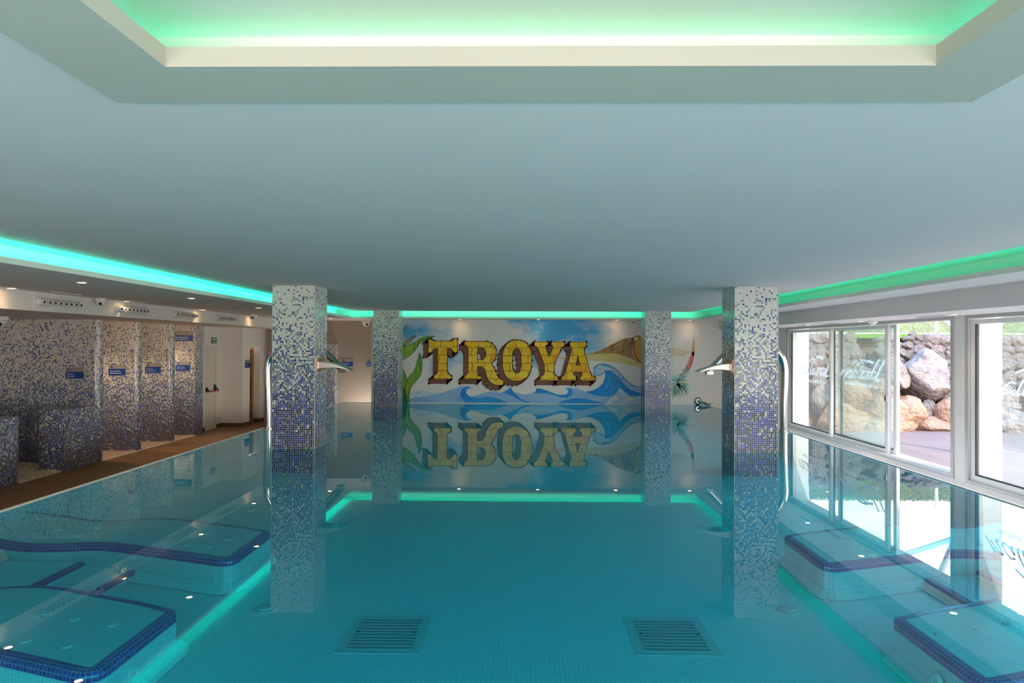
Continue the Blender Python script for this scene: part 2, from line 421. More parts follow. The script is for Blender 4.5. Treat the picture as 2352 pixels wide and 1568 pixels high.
# coffer frame
c = MB()
ix0, ix1, iy0, iy1 = -1.42, 1.61, -2.0, 2.68
ox0, ox1, oy0, oy1 = -1.85, 2.01, -2.45, 3.08
for (x0, x1, y0, y1) in ((ox0, ix0, oy0, oy1), (ix1, ox1, oy0, oy1), (ix0, ix1, iy1, oy1), (ix0, ix1, oy0, iy0)):
    c.box(x0, x1, y0, y1, 3.1, 3.14, 'frame_plaster')
for (x0, x1, y0, y1) in ((ix0-.03, ix0, iy0, iy1+.03), (ix1, ix1+.03, iy0, iy1+.03), (ix0, ix1, iy1, iy1+.03), (ix0-.03, ix1+.03, iy0-.03, iy0)):
    c.box(x0, x1, y0, y1, 3.14, 3.18, 'frame_plaster')
struct('trim_6', c)
# LED strips lying behind the lips
def ledstrip(name, pts, mat, label, g):
    mb = MB()
    for (x0, x1, y0, y1, z) in pts: mb.box(x0, x1, y0, y1, z, z+.018, mat)
    o = mb.build(name, None, (pts[0][0], pts[0][2], pts[0][4])); tag(o, label, 'light strip', g)
ledstrip('led_strip', [(LXl-.12, LXl-.06, YB, LYf, 2.932)], 'led_l', 'glowing turquoise strip in the long ceiling cove on the shower side', None)
ledstrip('led_strip', [(LXr+.06, LXr+.12, YB, LYf, 2.932)], 'led_r', 'glowing green strip in the long ceiling cove on the window side', None)
ledstrip('led_strip', [(LXl, LXr, LYf+.06, LYf+.12, 2.932)], 'led_f', 'glowing green strip in the ceiling cove in front of the painted wall', None)
o = empty('led_strip', (0, hy1-.1, 3.14), 'glowing green strip inside the raised ceiling coffer overhead', 'light strip')
mb = MB()          # unseen aluminium profile, added to keep the green light off the coffer ceiling
mb.box(hx0+.10, hx0+.12, iy0, hy1-.10, 3.14, 3.175, 'alu'); mb.box(hx1-.12, hx1-.10, iy0, hy1-.10, 3.14, 3.175, 'alu'); mb.box(hx0+.12, hx1-.12, hy1-.12, hy1-.10, 3.14, 3.175, 'alu')
mb.build('added_channel', o)
mb = MB()
mb.face([(hx0+.098, iy0, 3.145), (hx0+.098, hy1-.10, 3.145), (hx0+.098, hy1-.10, 3.17), (hx0+.098, iy0, 3.17)], 'led_c')
mb.face([(hx1-.098, iy0, 3.145), (hx1-.098, hy1-.10, 3.145), (hx1-.098, hy1-.10, 3.17), (hx1-.098, iy0, 3.17)], 'led_c')
mb.face([(hx0+.10, hy1-.098, 3.145), (hx1-.10, hy1-.098, 3.145), (hx1-.10, hy1-.098, 3.17), (hx0+.10, hy1-.098, 3.17)], 'led_c')
mb.build('light_tape', o)

# --- walls
c = MB(); c.box(-5.2, 8.7, YF, YF+.15, -.8, 3.2, 'wall'); struct('wall_far', c)
c = MB(); c.box(-5.22, -5.2, YF-.02, 25.0, -.8, 2.9, 'wall'); struct('trim_7', c)
c = MB(); c.box(-10.0, -5.2, 25.0, 25.15, -.8, 2.92, 'beige'); struct('wall_back_left', c)
c = MB(); c.box(-14.1, -14.0, YB, 25.6, -.8, 2.62, 'wall'); struct('wall_left', c)
c = MB(); c.box(-14.0, 8.6, YB-.1, YB, -.8, 3.4, 'wall'); struct('wall_back', c)
# left white wall behind the showers with door opening
c = MB()
WX = -10.13
c.box(WX-.15, WX, 21.12, 21.68, -.77, 2.57, 'wall'); c.box(WX-.15, WX, 22.50, 22.86, -.77, 2.57, 'wall'); c.box(WX-.15, WX, 21.68, 22.50, 1.97, 2.57, 'wall')
c.box(WX, -9.42, 22.86, 23.0, -.77, 2.57, 'wall')
c.box(-9.57, -9.42, 23.0, 23.5, -.77, 2.57, 'wall'); c.box(-9.57, -9.42, 24.4, 25.0, -.77, 2.57, 'wall'); c.box(-9.57, -9.42, 23.5, 24.4, 1.90, 2.57, 'wall')
c.box(-9.9, -9.57, 24.4, 24.5, -.77, 1.95, 'wall'); c.box(-9.9, -9.57, 23.42, 23.5, -.77, 1.95, 'wall')
struct('wall_left_white', c)
c = MB()
c.box(WX, WX+.02, 22.50, 22.86, -.77, -.64, 'skirt'); c.box(WX, -9.40, 22.84, 22.86, -.77, -.64, 'skirt'); c.box(-9.42, -9.40, 22.86, 23.5, -.77, -.64, 'skirt')
c.box(-9.42, -9.40, 24.4, 25.0, -.77, -.64, 'skirt'); c.box(-9.9, -9.42, 24.38, 24.40, -.77, -.64, 'skirt'); c.box(WX, WX+.02, 21.12, 21.66, -.77, -.64, 'skirt')
struct('baseboard_left', c)
# door 1: fire exit with push bar
d = empty('door_1', (WX-.03, 21.69, -.77), kind='structure')
c = MB(); c.box(WX-.07, WX-.03, 21.72, 22.46, -.765, 1.93, 'door'); c.build('leaf', d)
c = MB()
for (y0, y1, z0, z1) in ((21.68, 21.72, -.77, 1.97), (22.46, 22.50, -.77, 1.97), (21.72, 22.46, 1.93, 1.97)): c.box(WX-.09, WX+.005, y0, y1, z0, z1, 'door')
c.build('door_frame', d)
c = MB(); c.tube([(WX+.10, 21.74, .48), (WX+.10, 22.44, .48)], .018, 'red', 10); tag(c.build('push_bar', d, smooth=True), 'red push bar')
c = MB(); c.box(WX-.03, WX+.03, 22.36, 22.42, .44, .68, 'dark'); c.tube([(WX+.03, 22.39, .60), (WX+.11, 22.41, .47)], .022, 'dark', 8)
c.box(WX-.03, WX+.03, 21.76, 21.80, .46, .62, 'dark'); c.tube([(WX+.02, 21.78, .60), (WX+.11, 21.75, .47)], .020, 'dark', 8); tag(c.build('bar_bracket', d), 'black bracket')
# door 2: sauna door in recess
d = empty('door_2', (-9.7, 23.5, -.77), kind='structure')
c = MB(); c.box(-9.74, -9.64, 24.20, 24.40, -.77, 1.9, 'wood'); c.box(-9.74, -9.64, 23.5, 23.60, -.77, 1.9, 'wood'); c.box(-9.74, -9.64, 23.6, 24.2, 1.82, 1.9, 'wood'); c.build('door_frame', d)
c = MB(); c.box(-9.72, -9.70, 23.6, 24.2, -.76, 1.82, 'dim'); c.build('leaf', d)
c = MB()
for z in (.15, .62): c.box(-9.70, -9.66, 23.62, 24.2, z, z+.04, 'dark')
c.tube([(-9.62, 24.18, .1), (-9.62, 24.18, .75)], .02, 'wood', 8); c.build('door_handle', d)

# floors
c = MB(); c.face([(-14,YB,-.77), (-6.2,YB,-.77), (-6.2,25.2,-.77), (-14,25.2,-.77)], 'deck'); struct('floor', c)
c = MB(); c.face([(6.3,YB,-.8), (8.2,YB,-.8), (8.2,YF,-.8), (6.3,YF,-.8)], 'ledge'); struct('floor_window_side', c)
# shower trays behind the partitions with a pale border
c = MB(); c.box(-14.0, -9.95, 16.05, 20.95, -.77, -.755, 'tray'); c.box(-9.95, -9.88, 16.02, 20.6, -.77, -.75, 'ledge'); struct('trim_8', c)

# --- window wall
WXR = 7.97
c = MB()
bays = [(12.70, 20.62), (4.16, 12.36), (-4.4, 3.82)]
c.box(WXR, WXR+.63, YB, YF+.1, -.8, -.41, 'ledge')
c.box(WXR, WXR+.63, YB, YF+.1, 2.58, 3.4, 'wall')
for (y0, y1) in ((20.62, YF+.1), (12.36, 12.70), (3.82, 4.16), (YB, -4.4)): c.box(WXR, WXR+.63, y0, y1, -.41, 2.58, 'wall')
struct('wall_right', c)

def sash(y0, y1, x, parent, first=False):
    """one sliding leaf, y0<y1"""
    s = MB(); st = .11
    s.box(x, x+.07, y0, y0+st, -.33, 2.50, 'alu_w'); s.box(x, x+.07, y1-st, y1, -.33, 2.50, 'alu_w')
    s.box(x, x+.07, y0+st, y1-st, -.33, -.25, 'alu_w'); s.box(x, x+.07, y0+st, y1-st, 2.42, 2.50, 'alu_w')
    f = s.build('sash', parent)
    p = MB(); p.box(x+.03, x+.04, y0+st, y1-st, -.25, 2.42, 'glass'); p.build('pane', f)
    g = MB()
    for (a, b, z0, z1) in ((y0+st, y1-st, -.25, -.225), (y0+st, y0+st+.02, -.225, 2.42), (y1-st-.02, y1-st, -.225, 2.42)): g.box(x+.005, x+.065, a, b, z0, z1, 'gasket')
    g.build('gasket', f)
    return f
# hand lettered logo: strokes in a 2D box, x to the right, y up; lengths relative
def brush(path, w0, w1, mb, org, ux, uz, slant=.0):
    P = smooth_line([(x+y*slant, y, 0) for x, y in path], 6); n = len(P); L = []; R_ = []
    for i, p in enumerate(P):
        t = i/(n-1); wd = w0*(1-t)+w1*t
        d = (P[min(i+1, n-1)]-P[max(i-1, 0)]).normalized(); nv = Vector((-d.y, d.x, 0))
        nib = nv*wd*1.15*(.55+.45*abs(nv.dot(Vector((.55, .83, 0)))))
        L.append(p+nib); R_.append(p-nib)
    tr = lambda q: org + ux*q.x + uz*q.y
    for i in range(n-1): mb.face([tr(L[i]), tr(L[i+1]), tr(R_[i+1]), tr(R_[i])], 'frost')
def logo(parent, ystart, z, x, width, txt='wellness center & spa'):
    mb = MB(); sc = width/10.0; org = Vector((x, ystart, z-.07)); ux = Vector((0, -sc, 0)); uz = Vector((0, 0, sc*.55))
    sl = .35
    strokes = [
        ([(0,0),(.35,1.3),(.7,2.1)], .16, .22), ([(.5,.3),(1.1,1.7),(1.6,2.0),(1.5,1.2),(1.35,.2),(1.8,.1)], .12, .16),   # n
        ([(3.2,1.8),(2.6,2.0),(2.1,1.2),(2.2,.2),(2.8,.3),(3.3,1.3),(3.2,.4),(3.5,.1)], .13, .16),                        # a
        ([(4.3,4.6),(4.0,2.8),(3.85,1.0),(4.1,.1),(4.5,.4)], .20, .12), ([(2.6,3.4),(3.6,4.2),(5.2,4.6),(6.8,4.2)], .12, .30), # t
        ([(4.7,1.9),(4.55,.7),(4.8,.1),(5.3,.7),(5.6,1.9),(5.5,.5),(5.9,.1)], .15, .14),                                  # u
        ([(6.2,0),(6.3,1.2),(6.3,1.9),(6.8,1.7),(7.1,2.0)], .18, .14),                                                    # r
        ([(8.2,1.8),(7.6,2.0),(7.1,1.1),(7.3,.2),(7.8,.3),(8.3,1.4),(8.2,.4),(8.5,.1)], .13, .16),                        # a
        ([(9.4,5.0),(8.95,3.0),(8.75,1.0),(9.0,0),(9.8,.2)], .30, .24)]                                                   # l
    for p, a, b in strokes: brush(p, a, b, mb, org, ux, uz, sl)
    add_text(mb, txt, .85*sc, org + ux*1.7 + uz*(-1.9), Vector((0, -1, 0)), Vector((0, 0, 1)), 'frost')
    return tag(mb.build('lettering', parent), 'frosted lettering on glass')
for i, (y0, y1) in enumerate(bays):
    wd = empty('window_%d' % (i+1), (WXR, y0, -.41), kind='structure')
    f = MB()
    f.box(WXR-.03, WXR+.24, y0, y0+.08, -.41, 2.58, 'alu'); f.box(WXR-.03, WXR+.24, y1-.08, y1, -.41, 2.58, 'alu')
    f.box(WXR-.03, WXR+.24, y0+.08, y1-.08, -.41, -.35, 'alu'); f.box(WXR-.03, WXR+.24, y0+.08, y1-.08, 2.52, 2.58, 'alu')
    for k in range(3): f.box(WXR+.015+.08*k, WXR+.025+.08*k, y0+.08, y1-.08, -.35, -.325, 'alu_w')
    fr = f.build('window_frame', wd)
    if i == 0:
        s1 = sash(17.78, 20.54, WXR+.02, wd); logo(s1, 19.95, 1.30, WXR+.045, 2.0)
        s2 = sash(15.18, 17.98, WXR+.10, wd); logo(s2, 17.55, 1.32, WXR+.125, 1.75)
        s3 = sash(14.98, 17.72, WXR+.18, wd); logo(s3, 17.45, 1.30, WXR+.20, 1.75)
        h = MB(); h.box(WXR+.07, WXR+.10, 15.20, 15.27, .80, .94, 'steel_b'); h.box(WXR+.05, WXR+.07, 15.22, 15.25, .84, .90, 'dark'); tag(h.build('handle', s2), 'small metal latch')
    else:
        n = 3; wdt = (y1-y0-.16)/n
        for k in range(n):
            a = y0+.08+wdt*k
            s1 = sash(a-.04*(k > 0), a+wdt+.04*(k < n-1), WXR+.02+.08*(k % 2), wd)
            if i == 1: logo(s1, a+wdt-.34, 1.30, WXR+.045+.08*(k % 2), 1.9)

# ================================================================== POOL
PXl, PXr, PYf = -6.12, 6.22, 23.55
pool = empty('swimming_pool', (0, 8, 0), 'large indoor overflow pool with turquoise water and white mosaic lining', 'pool')
fz = lambda y: -.40 if y < 7.5 else (-.47 if y > 10 else -.40-.07*(y-7.5)/2.5)
c = MB(); ys = [YB, 7.5, 8.3, 9.2, 10, PYf]
for a, b in zip(ys[:-1], ys[1:]): c.face([(PXl,a,fz(a)), (PXr,a,fz(a)), (PXr,b,fz(b)), (PXl,b,fz(b))], 'pool_tile')
c.build('basin_floor', pool)
c = MB()
c.box(PXl-.10, PXl, YB, PYf+.1, -.77, -.004, 'pool_tile'); c.box(PXr, PXr+.10, YB, PYf, -.8, -.004, 'pool_tile'); c.box(PXl, -5.24, PYf, PYf+.12, -.77, -.004, 'pool_tile')
c.box(PXl, PXr, PYf-.02, PYf+.03, -.77, -.004, 'pool_tile')
c.build('basin_wall', pool)
c = MB(); c.box(PXl-.10, PXl-.06, YB, PYf+.1, -.03, .012, 'ledge'); c.box(PXr+.06, PXr+.10, YB, PYf, -.03, .012, 'ledge'); c.box(PXl-.06, -5.24, PYf+.08, PYf+.12, -.03, .012, 'ledge')
c.build('overflow_edge', pool)
c = MB(); c.face([(PXl-.06,YB,0), (PXr+.06,YB,0), (PXr+.06,PYf+.04,0), (PXl-.06,PYf+.04,0)], 'water'); c.build('water_surface', pool)
c = MB(); r_ = []          # rounded cove between floor and side walls
for sx, X in ((1, PXl), (-1, PXr)):
    rows = []
    for k in range(6):
        a = k/5*pi/2; rows.append([(X+sx*(.12-.12*sin(a)), y, fz(y)+.12-.12*cos(a)+.001) for y in ys])
    c.grid(rows, 'pool_tile', uvs=[[(y, k*.038) for y in ys] for k in range(6)])
c.build('cove_tiling', pool)

# --- underwater lounging benches
OUT = [(-6.12,8.60),(-5.6,8.42),(-5.2,8.26),(-4.95,8.23),(-4.5,8.35),(-4.15,8.32),(-3.6,8.12),(-3.26,8.00),(-3.0,7.88)]
CR1 = [(-2.90,7.83),(-2.86,7.75)]
CR2 = [(-2.86,6.86),(-2.88,6.78),(-2.96,6.74)]
FRT = [(-3.05,6.76),(-3.4,6.88),(-4.05,7.10),(-4.35,7.20),(-4.6,7.22),(-4.85,7.17),(-5.1,7.15),(-5.3,7.17),(-5.6,7.26),(-6.12,7.50)]
def bench_line(mx, dx, dy):
    back = [(p.x, p.y) for p in smooth_line([(x, y, 0) for x, y in OUT], 5)]
    frt = [(p.x, p.y) for p in smooth_line([(x, y, 0) for x, y in FRT], 5)]
    L = back + CR1 + CR2 + frt
    L = [((x+dx)*.98, (y+dy)*.98) for x, y in L]
    L[0] = (PXl, L[0][1]); L[-1] = (PXl, L[-1][1])
    if dx > 0: L = L[:1] + L[1:]
    if mx: L = [(.10-x, y) for x, y in L]; L[0] = (PXr, L[0][1]); L[-1] = (PXr, L[-1][1])
    return L
def bench(mx, dx, dy, label, jets, sides):
    L = bench_line(mx, dx, dy); sgn = 1 if mx else -1
    o = empty('underwater_bench', (sgn*4.4, 7.5+dy, -.38), label, 'pool bench')
    zt = -.09; n = len(L)
    nor = []
    for i in range(n):
        a = Vector(L[max(i-1, 0)]); b = Vector(L[min(i+1, n-1)]); d = (b-a).normalized()
        nv = Vector((d.y, -d.x)) if not mx else Vector((-d.y, d.x))     # inward normal
        nor.append(nv)
    if not mx: pass
    cx = Vector((sgn*4.5, 7.5+dy)); k = n//2
    if (cx-Vector(L[k])).dot(nor[k]) < 0: nor = [-v for v in nor]
    nor[0].x = 0; nor[-1].x = 0; nor[0].normalize(); nor[-1].normalize()
    ins = lambda i, d: (L[i][0]+nor[i].x*d, L[i][1]+nor[i].y*d)
    us = [0]
    for i in range(1, n): us.append(us[-1] + (Vector(L[i])-Vector(L[i-1])).length)
    b = MB()
    zb = fz(7.5+dy)-.03
    rows = [[(*L[i], zb) for i in range(n)], [(*L[i], zt-.07) for i in range(n)]]
    b.grid(rows, 'pool_tile', uvs=[[(u, zb) for u in us], [(u, zt) for u in us]])
    top = [(*ins(i, .085), zt-.001) for i in range(n)]
    b.poly(top, 'pool_tile')
    b.build('seat', o)
    prof = [(0, -.072), (0, -.03), (.006, -.012), (.02, -.003), (.035, 0), (.09, 0)]
    rows = []; uvs = []; vl = 0
    for j, (dn, dz) in enumerate(prof):
        if j: vl += sqrt((dn-prof[j-1][0])**2 + (dz-prof[j-1][1])**2)
        rows.append([(*ins(i, dn), zt+dz) for i in range(n)]); uvs.append([(u, vl) for u in us])
    t = MB(); t.grid(rows, 'blue_tile', uvs=uvs); tag(t.build('edge_tiling', o, smooth=True), 'cobalt blue mosaic edge')
    # splayed tiled foot
    fl = MB(); rows = []; uvs = []
    for j in range(5):
        a = j/4*pi/2; dn = -.10*sin(a)-.001; dz = .075*(1-cos(a)) if False else .07*(1-sin(a))
        rows.append([(*ins(i, dn), fz(ins(i, dn)[1])+.004+dz) for i in range(n)]); uvs.append([(u, j*.035) for u in us])
    fl.grid(rows, 'pool_tile', uvs=uvs); fl.build('foot_cove', o)
    for (x, y) in jets:
        x *= .98; y *= .98
        j = MB(); j.lathe((x, y, zt), (0, 0, 1), [(-.01, .035), (.008, .035), (.010, .022), (.006, .012)], 'white_plastic', 14); j.build('air_jet', o, smooth=True)
    for (x, y, z, ax) in sides:
        j = MB(); j.lathe((x, y, z), ax, [(-.02, .055), (.010, .055), (.014, .035), (.006, .02)], 'white_plastic', 16); j.build('water_jet', o, smooth=True)
    return o
jA = [(-3.55,7.65),(-3.85,7.30),(-3.55,7.22),(-3.28,7.15),(-3.2,7.42),(-4.9,7.85),(-4.6,7.88),(-5.3,7.75),(-5.1,7.6),(-4.9,7.5),(-5.5,7.6)]
jB = [(-3.75,5.36),(-3.45,5.24),(-3.1,5.15),(-3.95,4.95),(-3.55,4.86),(-3.2,4.78)]
bench(False, 0, 0, 'submerged tiled lounging bench beside the shower side pool wall, the farther one', jA, [(-2.80,7.0,-.27,(1,0,0))])
bench(False, .12, -2.35, 'submerged tiled bench at the near left corner, in front of its twin', jB, [(-2.68,4.7,-.27,(1,0,0))])
bench(True, 0, 0, 'submerged tiled lounging bench below the windows, the farther one', [(.1-x, y) for x, y in jA], [(2.90,7.0,-.27,(-1,0,0))])
bench(True, .04, -2.35, 'submerged tiled bench at the near right corner, under window reflections', [(.02-x, y) for x, y in jB], [(2.82,4.7,-.27,(-1,0,0))])
# steps between the benches
def steps(sg, label):
    X = PXl if sg < 0 else PXr
    o = empty('pool_steps', (X-sg*1.0, 6.6, -.38), label, 'pool steps')
    for xe, z in ((4.50, -.25), (3.96, -.325)):
        xe = sg*xe + (.1 if sg > 0 else 0); s = MB(); x0, x1 = sorted((X, xe)); s.box(x0, x1, 5.75, 6.98, -.42, z, 'pool_tile'); s.build('step', o)
        t = MB(); xi = xe-sg*.075*(-1 if sg > 0 else 1)*(1 if sg < 0 else 1)
        xi = xe + (.075 if sg > 0 else -.075)
        t.face([(xe,5.75,z+.002), (xe,6.98,z+.002), (xi,6.98,z+.002), (xi,5.75,z+.002)], 'blue_tile')
        xo = xe - (.002 if sg > 0 else -.002)
        t.face([(xo,5.75,z-.036), (xo,6.98,z-.036), (xo,6.98,z+.002), (xo,5.75,z+.002)], 'blue_tile')
        tag(t.build('edge_tiling', o), 'cobalt blue mosaic strip')
steps(-1, 'submerged steps with blue strips between the two benches on the shower side')
steps(1, 'submerged steps with blue strips between the two benches on the window side')

# drains
def drain(x0, y0, label):
    x1, y1, z = x0+.67, y0+.75, -.40
    o = empty('floor_drain', ((x0+x1)/2, (y0+y1)/2, z), label, 'drain', 'square floor drains')
    f = MB(); b = .075
    f.box(x0, x1, y0, y0+b, z-.002, z+.004, 'pool_plate'); f.box(x0, x1, y1-b, y1, z-.002, z+.004, 'pool_plate')
    f.box(x0, x0+b, y0+b, y1-b, z-.002, z+.004, 'pool_plate'); f.box(x1-b, x1, y0+b, y1-b, z-.002, z+.004, 'pool_plate'); f.build('frame', o)
    g = MB(); ax0, ax1, ay0, ay1 = x0+b, x1-b, y0+b, y1-b
    g.face([(ax0,ay0,z+.002), (ax1,ay0,z+.002), (ax1,ay1,z+.002), (ax0,ay1,z+.002)], 'pit_shade')  # flat dark sheet, the shade below the slots put into its colour
    n = 42; dx = (ax1-ax0)/n
    for k in range(n): g.box(ax0+dx*k, ax0+dx*(k+.45), ay0, ay1, z+.003, z+.005, 'pool_plate')
    m_ = 10; dy = (ay1-ay0)/m_
    for k in range(m_+1): g.box(ax0, ax1, ay0+dy*k-.010, ay0+dy*k+.010, z+.003, z+.006, 'pool_plate')
    g.build('grate', o)
    for sx in (ax0+.012, ax1-.04): MB().box(sx, sx+.028, (ay0+ay1)/2-.008, (ay0+ay1)/2+.008, z+.012, z+.018, 'gasket').build('latch', o)
drain(-1.46, 5.31, 'square slotted drain in the pool floor, the one nearer the shower side')
drain(.90, 5.33, 'square slotted drain in the pool floor, the one nearer the windows')
def inlet(x, y, label):
    z = fz(y); m_ = MB(); m_.lathe((x, y, z), (0, 0, 1), [(-.002, .10), (.012, .10), (.016, .075), (.03, .07), (.034, .05), (.034, .02)], 'pool_plate', 24)
    tag(m_.build('floor_inlet', None, (x, y, z), True), label, 'pool inlet', 'round floor inlets')
inlet(-2.32, 6.17, 'round inlet cap on the pool floor left of the left drain')
inlet(2.44, 6.27, 'round inlet cap on the pool floor right of the right drain')
inlet(-2.55, 9.2, 'round inlet cap on the pool floor in front of the left near column')
inlet(2.68, 9.2, 'round inlet cap on the pool floor in front of the right near column')
def wall_light(y, z, label):
    m_ = MB(); m_.lathe((PXl, y, z), (1, 0, 0), [(-.01, .16), (.02, .16), (.026, .13), (.02, .125)], 'pool_plate', 28, False)
    o = m_.build('underwater_light', None, (PXl, y, z), True); tag(o, label, 'pool light', 'underwater lights')
    l = MB(); l.lathe((PXl, y, z), (1, 0, 0), [(.0, .125), (.018, .12), (.022, .06)], 'white_plastic', 28); l.build('lens', o, smooth=True)
wall_light(9.25, -.235, 'round unlit lamp in the shower side pool wall just past the bench')
wall_light(10.65, -.19, 'round unlit lamp in the shower side pool wall, farther from the bench')

# --- columns
def column(x0, y0, label):
    o = empty('mosaic_column', (x0+.41, y0+.41, -.47), label, 'column')
    m_ = MB(); m_.prism([(x0,y0), (x0+.82,y0), (x0+.82,y0+.82), (x0,y0+.82)], -.47, 3.145, 'mosaic', bottom=False); m_.build('shaft', o)
    t = MB()
    for (x, y) in ((x0, y0), (x0+.82, y0)): t.box(x-.006, x+.006, y-.006, y+.006, -.47, 3.14, 'sheen')
    t.build('corner_trim', o)
    return o
column(-4.81, 13.08, 'tall blue and white mosaic column in the water, the near one on the shower side')
column(4.045, 13.05, 'tall blue and white mosaic column in the water, the near one by the windows')
column(-4.84, 22.15, 'distant mosaic column beside the green leaves of the mural')
column(3.99, 22.15, 'distant mosaic column in front of the big painted wave')

# waterfall spouts
def spout(x, sg, y, z, label):
    """x: column face, sg: direction along x"""
    o = empty('waterfall_spout', (x, y, z), label, 'water spout')
    p = MB(); a, b = sorted((x, x+sg*.025)); p.box(a, b, y-.24, y+.24, z-.12, z+.13, 'copper'); p.build('wall_plate', o)
    m_ = MB(); n = 10; top = []; bot = []
    for k in range(n+1):
        t = k/n; X = x+sg*(.02+.60*t); zz = z+.06-.02*t-.13*t*t; th = .12*(1-t)**1.2+.012
        top.append((X, zz)); bot.append((X, zz-th))
    wf = lambda k: .20-.0*k
    rows = [[(X, y-.20, Z) for X, Z in bot], [(X, y-.20, Z) for X, Z in top], [(X, y+.20, Z) for X, Z in top], [(X, y+.20, Z) for X, Z in bot], [(X, y-.20, Z) for X, Z in bot]]
    m_.grid(rows, 'steel_b'); X, Z = top[-1]; X2, Z2 = bot[-1]
    m_.face([(X,y-.2,Z), (X,y+.2,Z), (X2,y+.2,Z2), (X2,y-.2,Z2)], 'steel_b')
    m_.build('blade', o, smooth=True)
spout(-3.99, 1, 13.42, 1.61, 'curved steel waterfall blade on the near column at the shower side')
spout(4.045, -1, 13.40, 1.61, 'curved steel waterfall blade on the near column at the window side')

# swan neck jets
def swan(x, sg, label):
    y = 16.25
    o = empty('swan_neck_jet', (x, y, 0), label, 'water jet pipe')
    path = smooth_line([(x+sg*dx_, y, z_) for dx_, z_ in ((0, 0), (0, .6), (-.02, 1.2), (-.02, 1.45), (.03, 1.68), (.18, 1.90), (.46, 2.06), (.80, 2.10), (1.12, 2.01), (1.40, 1.80), (1.70, 1.49), (1.79, 1.40))], 5)
    m_ = MB(); m_.tube(path, .082, 'steel', 18); m_.build('pipe', o, smooth=True)
    e_ = path[-1]; n_ = MB(); n_.box(e_.x-.05 if sg < 0 else e_.x-.1, e_.x+.1 if sg < 0 else e_.x+.05, y-.09, y+.09, e_.z-.06, e_.z+.02, 'steel_b'); n_.build('nozzle', o)
    f = MB(); f.lathe((x, y, .0), (0, 0, 1), [(0, .14), (.02, .14), (.025, .07)], 'steel', 20); f.build('base_flange', o, smooth=True)
swan(-6.07, 1, 'polished steel swan neck pipe rising from the pool edge by the showers')
swan(6.20, -1, 'polished steel swan neck pipe rising from the pool edge by the windows')
# small steel spout on the far wall
o = empty('wall_spout', (6.05, YF, .12), 'small chrome spout low on the white end of the far wall', 'spout')
m_ = MB(); m_.lathe((6.05, YF, .13), (0, -1, 0), [(0, .14), (.04, .13), (.07, .08)], 'steel', 18); m_.build('rosette', o, smooth=True)
m_ = MB(); m_.tube([(6.05, YF-.05, .13), (6.2, YF-.3, .09), (6.38, YF-.42, .05)], .045, 'steel', 12); m_.build('pipe', o, smooth=True)

# ================================================================== SHOWER SIDE
def partition(yf, th, label, xend=-9.93, name='tiled_partition'):
    r = .12; pts = [(-14.0, yf)]
    for k in range(7): a = -pi/2 + k/6*pi/2; pts.append((xend-r+r*cos(a), yf+r+r*sin(a)))
    for k in range(7): a = k/6*pi/2; pts.append((xend-r+r*cos(a), yf+th-r+r*sin(a)))
    pts.append((-14.0, yf+th))
    m_ = MB(); m_.prism(pts, -.77, 2.57, 'mosaic_wall', bottom=False)
    tag(m_.build(name, None, (-12, yf+th/2, -.77)), label, 'partition')
partition(15.87, .26, 'broad mosaic partition behind the foot bath bench')
partition(17.52, .26, 'mosaic shower partition carrying the oxygenated shower sign')
partition(19.22, .26, 'mosaic shower partition carrying the bucket shower sign')
m_ = MB(); m_.prism([(-14,20.6), (-9.93,20.6), (-9.93,21.12), (-14,21.12)], -.77, 2.57, 'mosaic_wall', bottom=False)
tag(m_.build('tiled_partition', None, (-12, 20.9, -.77)), 'thick square ended mosaic partition next to the fire door, last of the row', 'partition')
m_ = MB(); m_.prism([(-8.4,24.6), (-6.76,24.6), (-6.76,24.98), (-8.4,24.98)], -.77, 2.03, 'mosaic_wall', bottom=False)
tag(m_.build('tiled_partition', None, (-7.5, 24.8, -.77)), 'low mosaic partition in front of the taupe wall', 'partition')
m_ = MB(); m_.box(-6.82, -6.76, 24.57, 24.6, 1.55, 1.68, 'tray'); tag(m_.build('wall_button', None, (-6.79, 24.58, 1.6)), 'small pale button box on the low mosaic partition', 'button')
# foot bath benches
def fbench(pts, label, org):
    o = empty('foot_bath_bench', org, label, 'bench'); zt = .563
    m_ = MB(); m_.prism(pts, -.77, zt-.03, 'mosaic_wall', bottom=False)
    n = len(pts); cx = sum(p[0] for p in pts)/n; cy = sum(p[1] for p in pts)/n
    m_.build('base', o)
    ins = []
    for i in range(n):
        a = Vector(pts[i-1]); b = Vector(pts[i]); c_ = Vector(pts[(i+1) % n])
        d1 = (b-a).normalized(); d2 = (c_-b).normalized(); nv = Vector((-d1.y-d2.y, d1.x+d2.x)); nv = nv/max(nv.length, .3)
        ins.append((b.x+nv.x*.035, b.y+nv.y*.035))
    t = MB(); P0 = [(*p, zt-.03) for p in pts]; P1 = [(p[0]*.35+q[0]*.65, p[1]*.35+q[1]*.65, zt-.008) for p, q in zip(ins, pts)]; P2 = [(*p, zt) for p in ins]
    t.grid([P0, P1, P2], 'mosaic_wall', True, uvs=[[(p[0]+p[1], z) for p in P0] + [] for z in (zt-.03, zt-.008, zt)])
    t.poly(P2, 'bench_top'); t.build('seat', o)
fbench([(-10.46,14.67), (-9.93,14.67), (-9.93,15.86), (-13.9,15.86), (-13.9,15.55), (-12.0,15.55), (-11.3,15.50), (-10.9,15.35), (-10.62,15.05)][::1], 'waist high mosaic foot bath bench joined to the broad partition', (-10.4, 15.3, -.77))
fbench([(-13.9,11.6), (-9.93,11.6), (-9.93,13.30), (-9.99,13.42), (-10.4,13.42), (-10.7,13.2), (-11.2,12.8), (-13.9,12.7)], 'mosaic foot bath bench cut by the left picture edge, in front of the pebbles', (-10.6, 12.6, -.77))
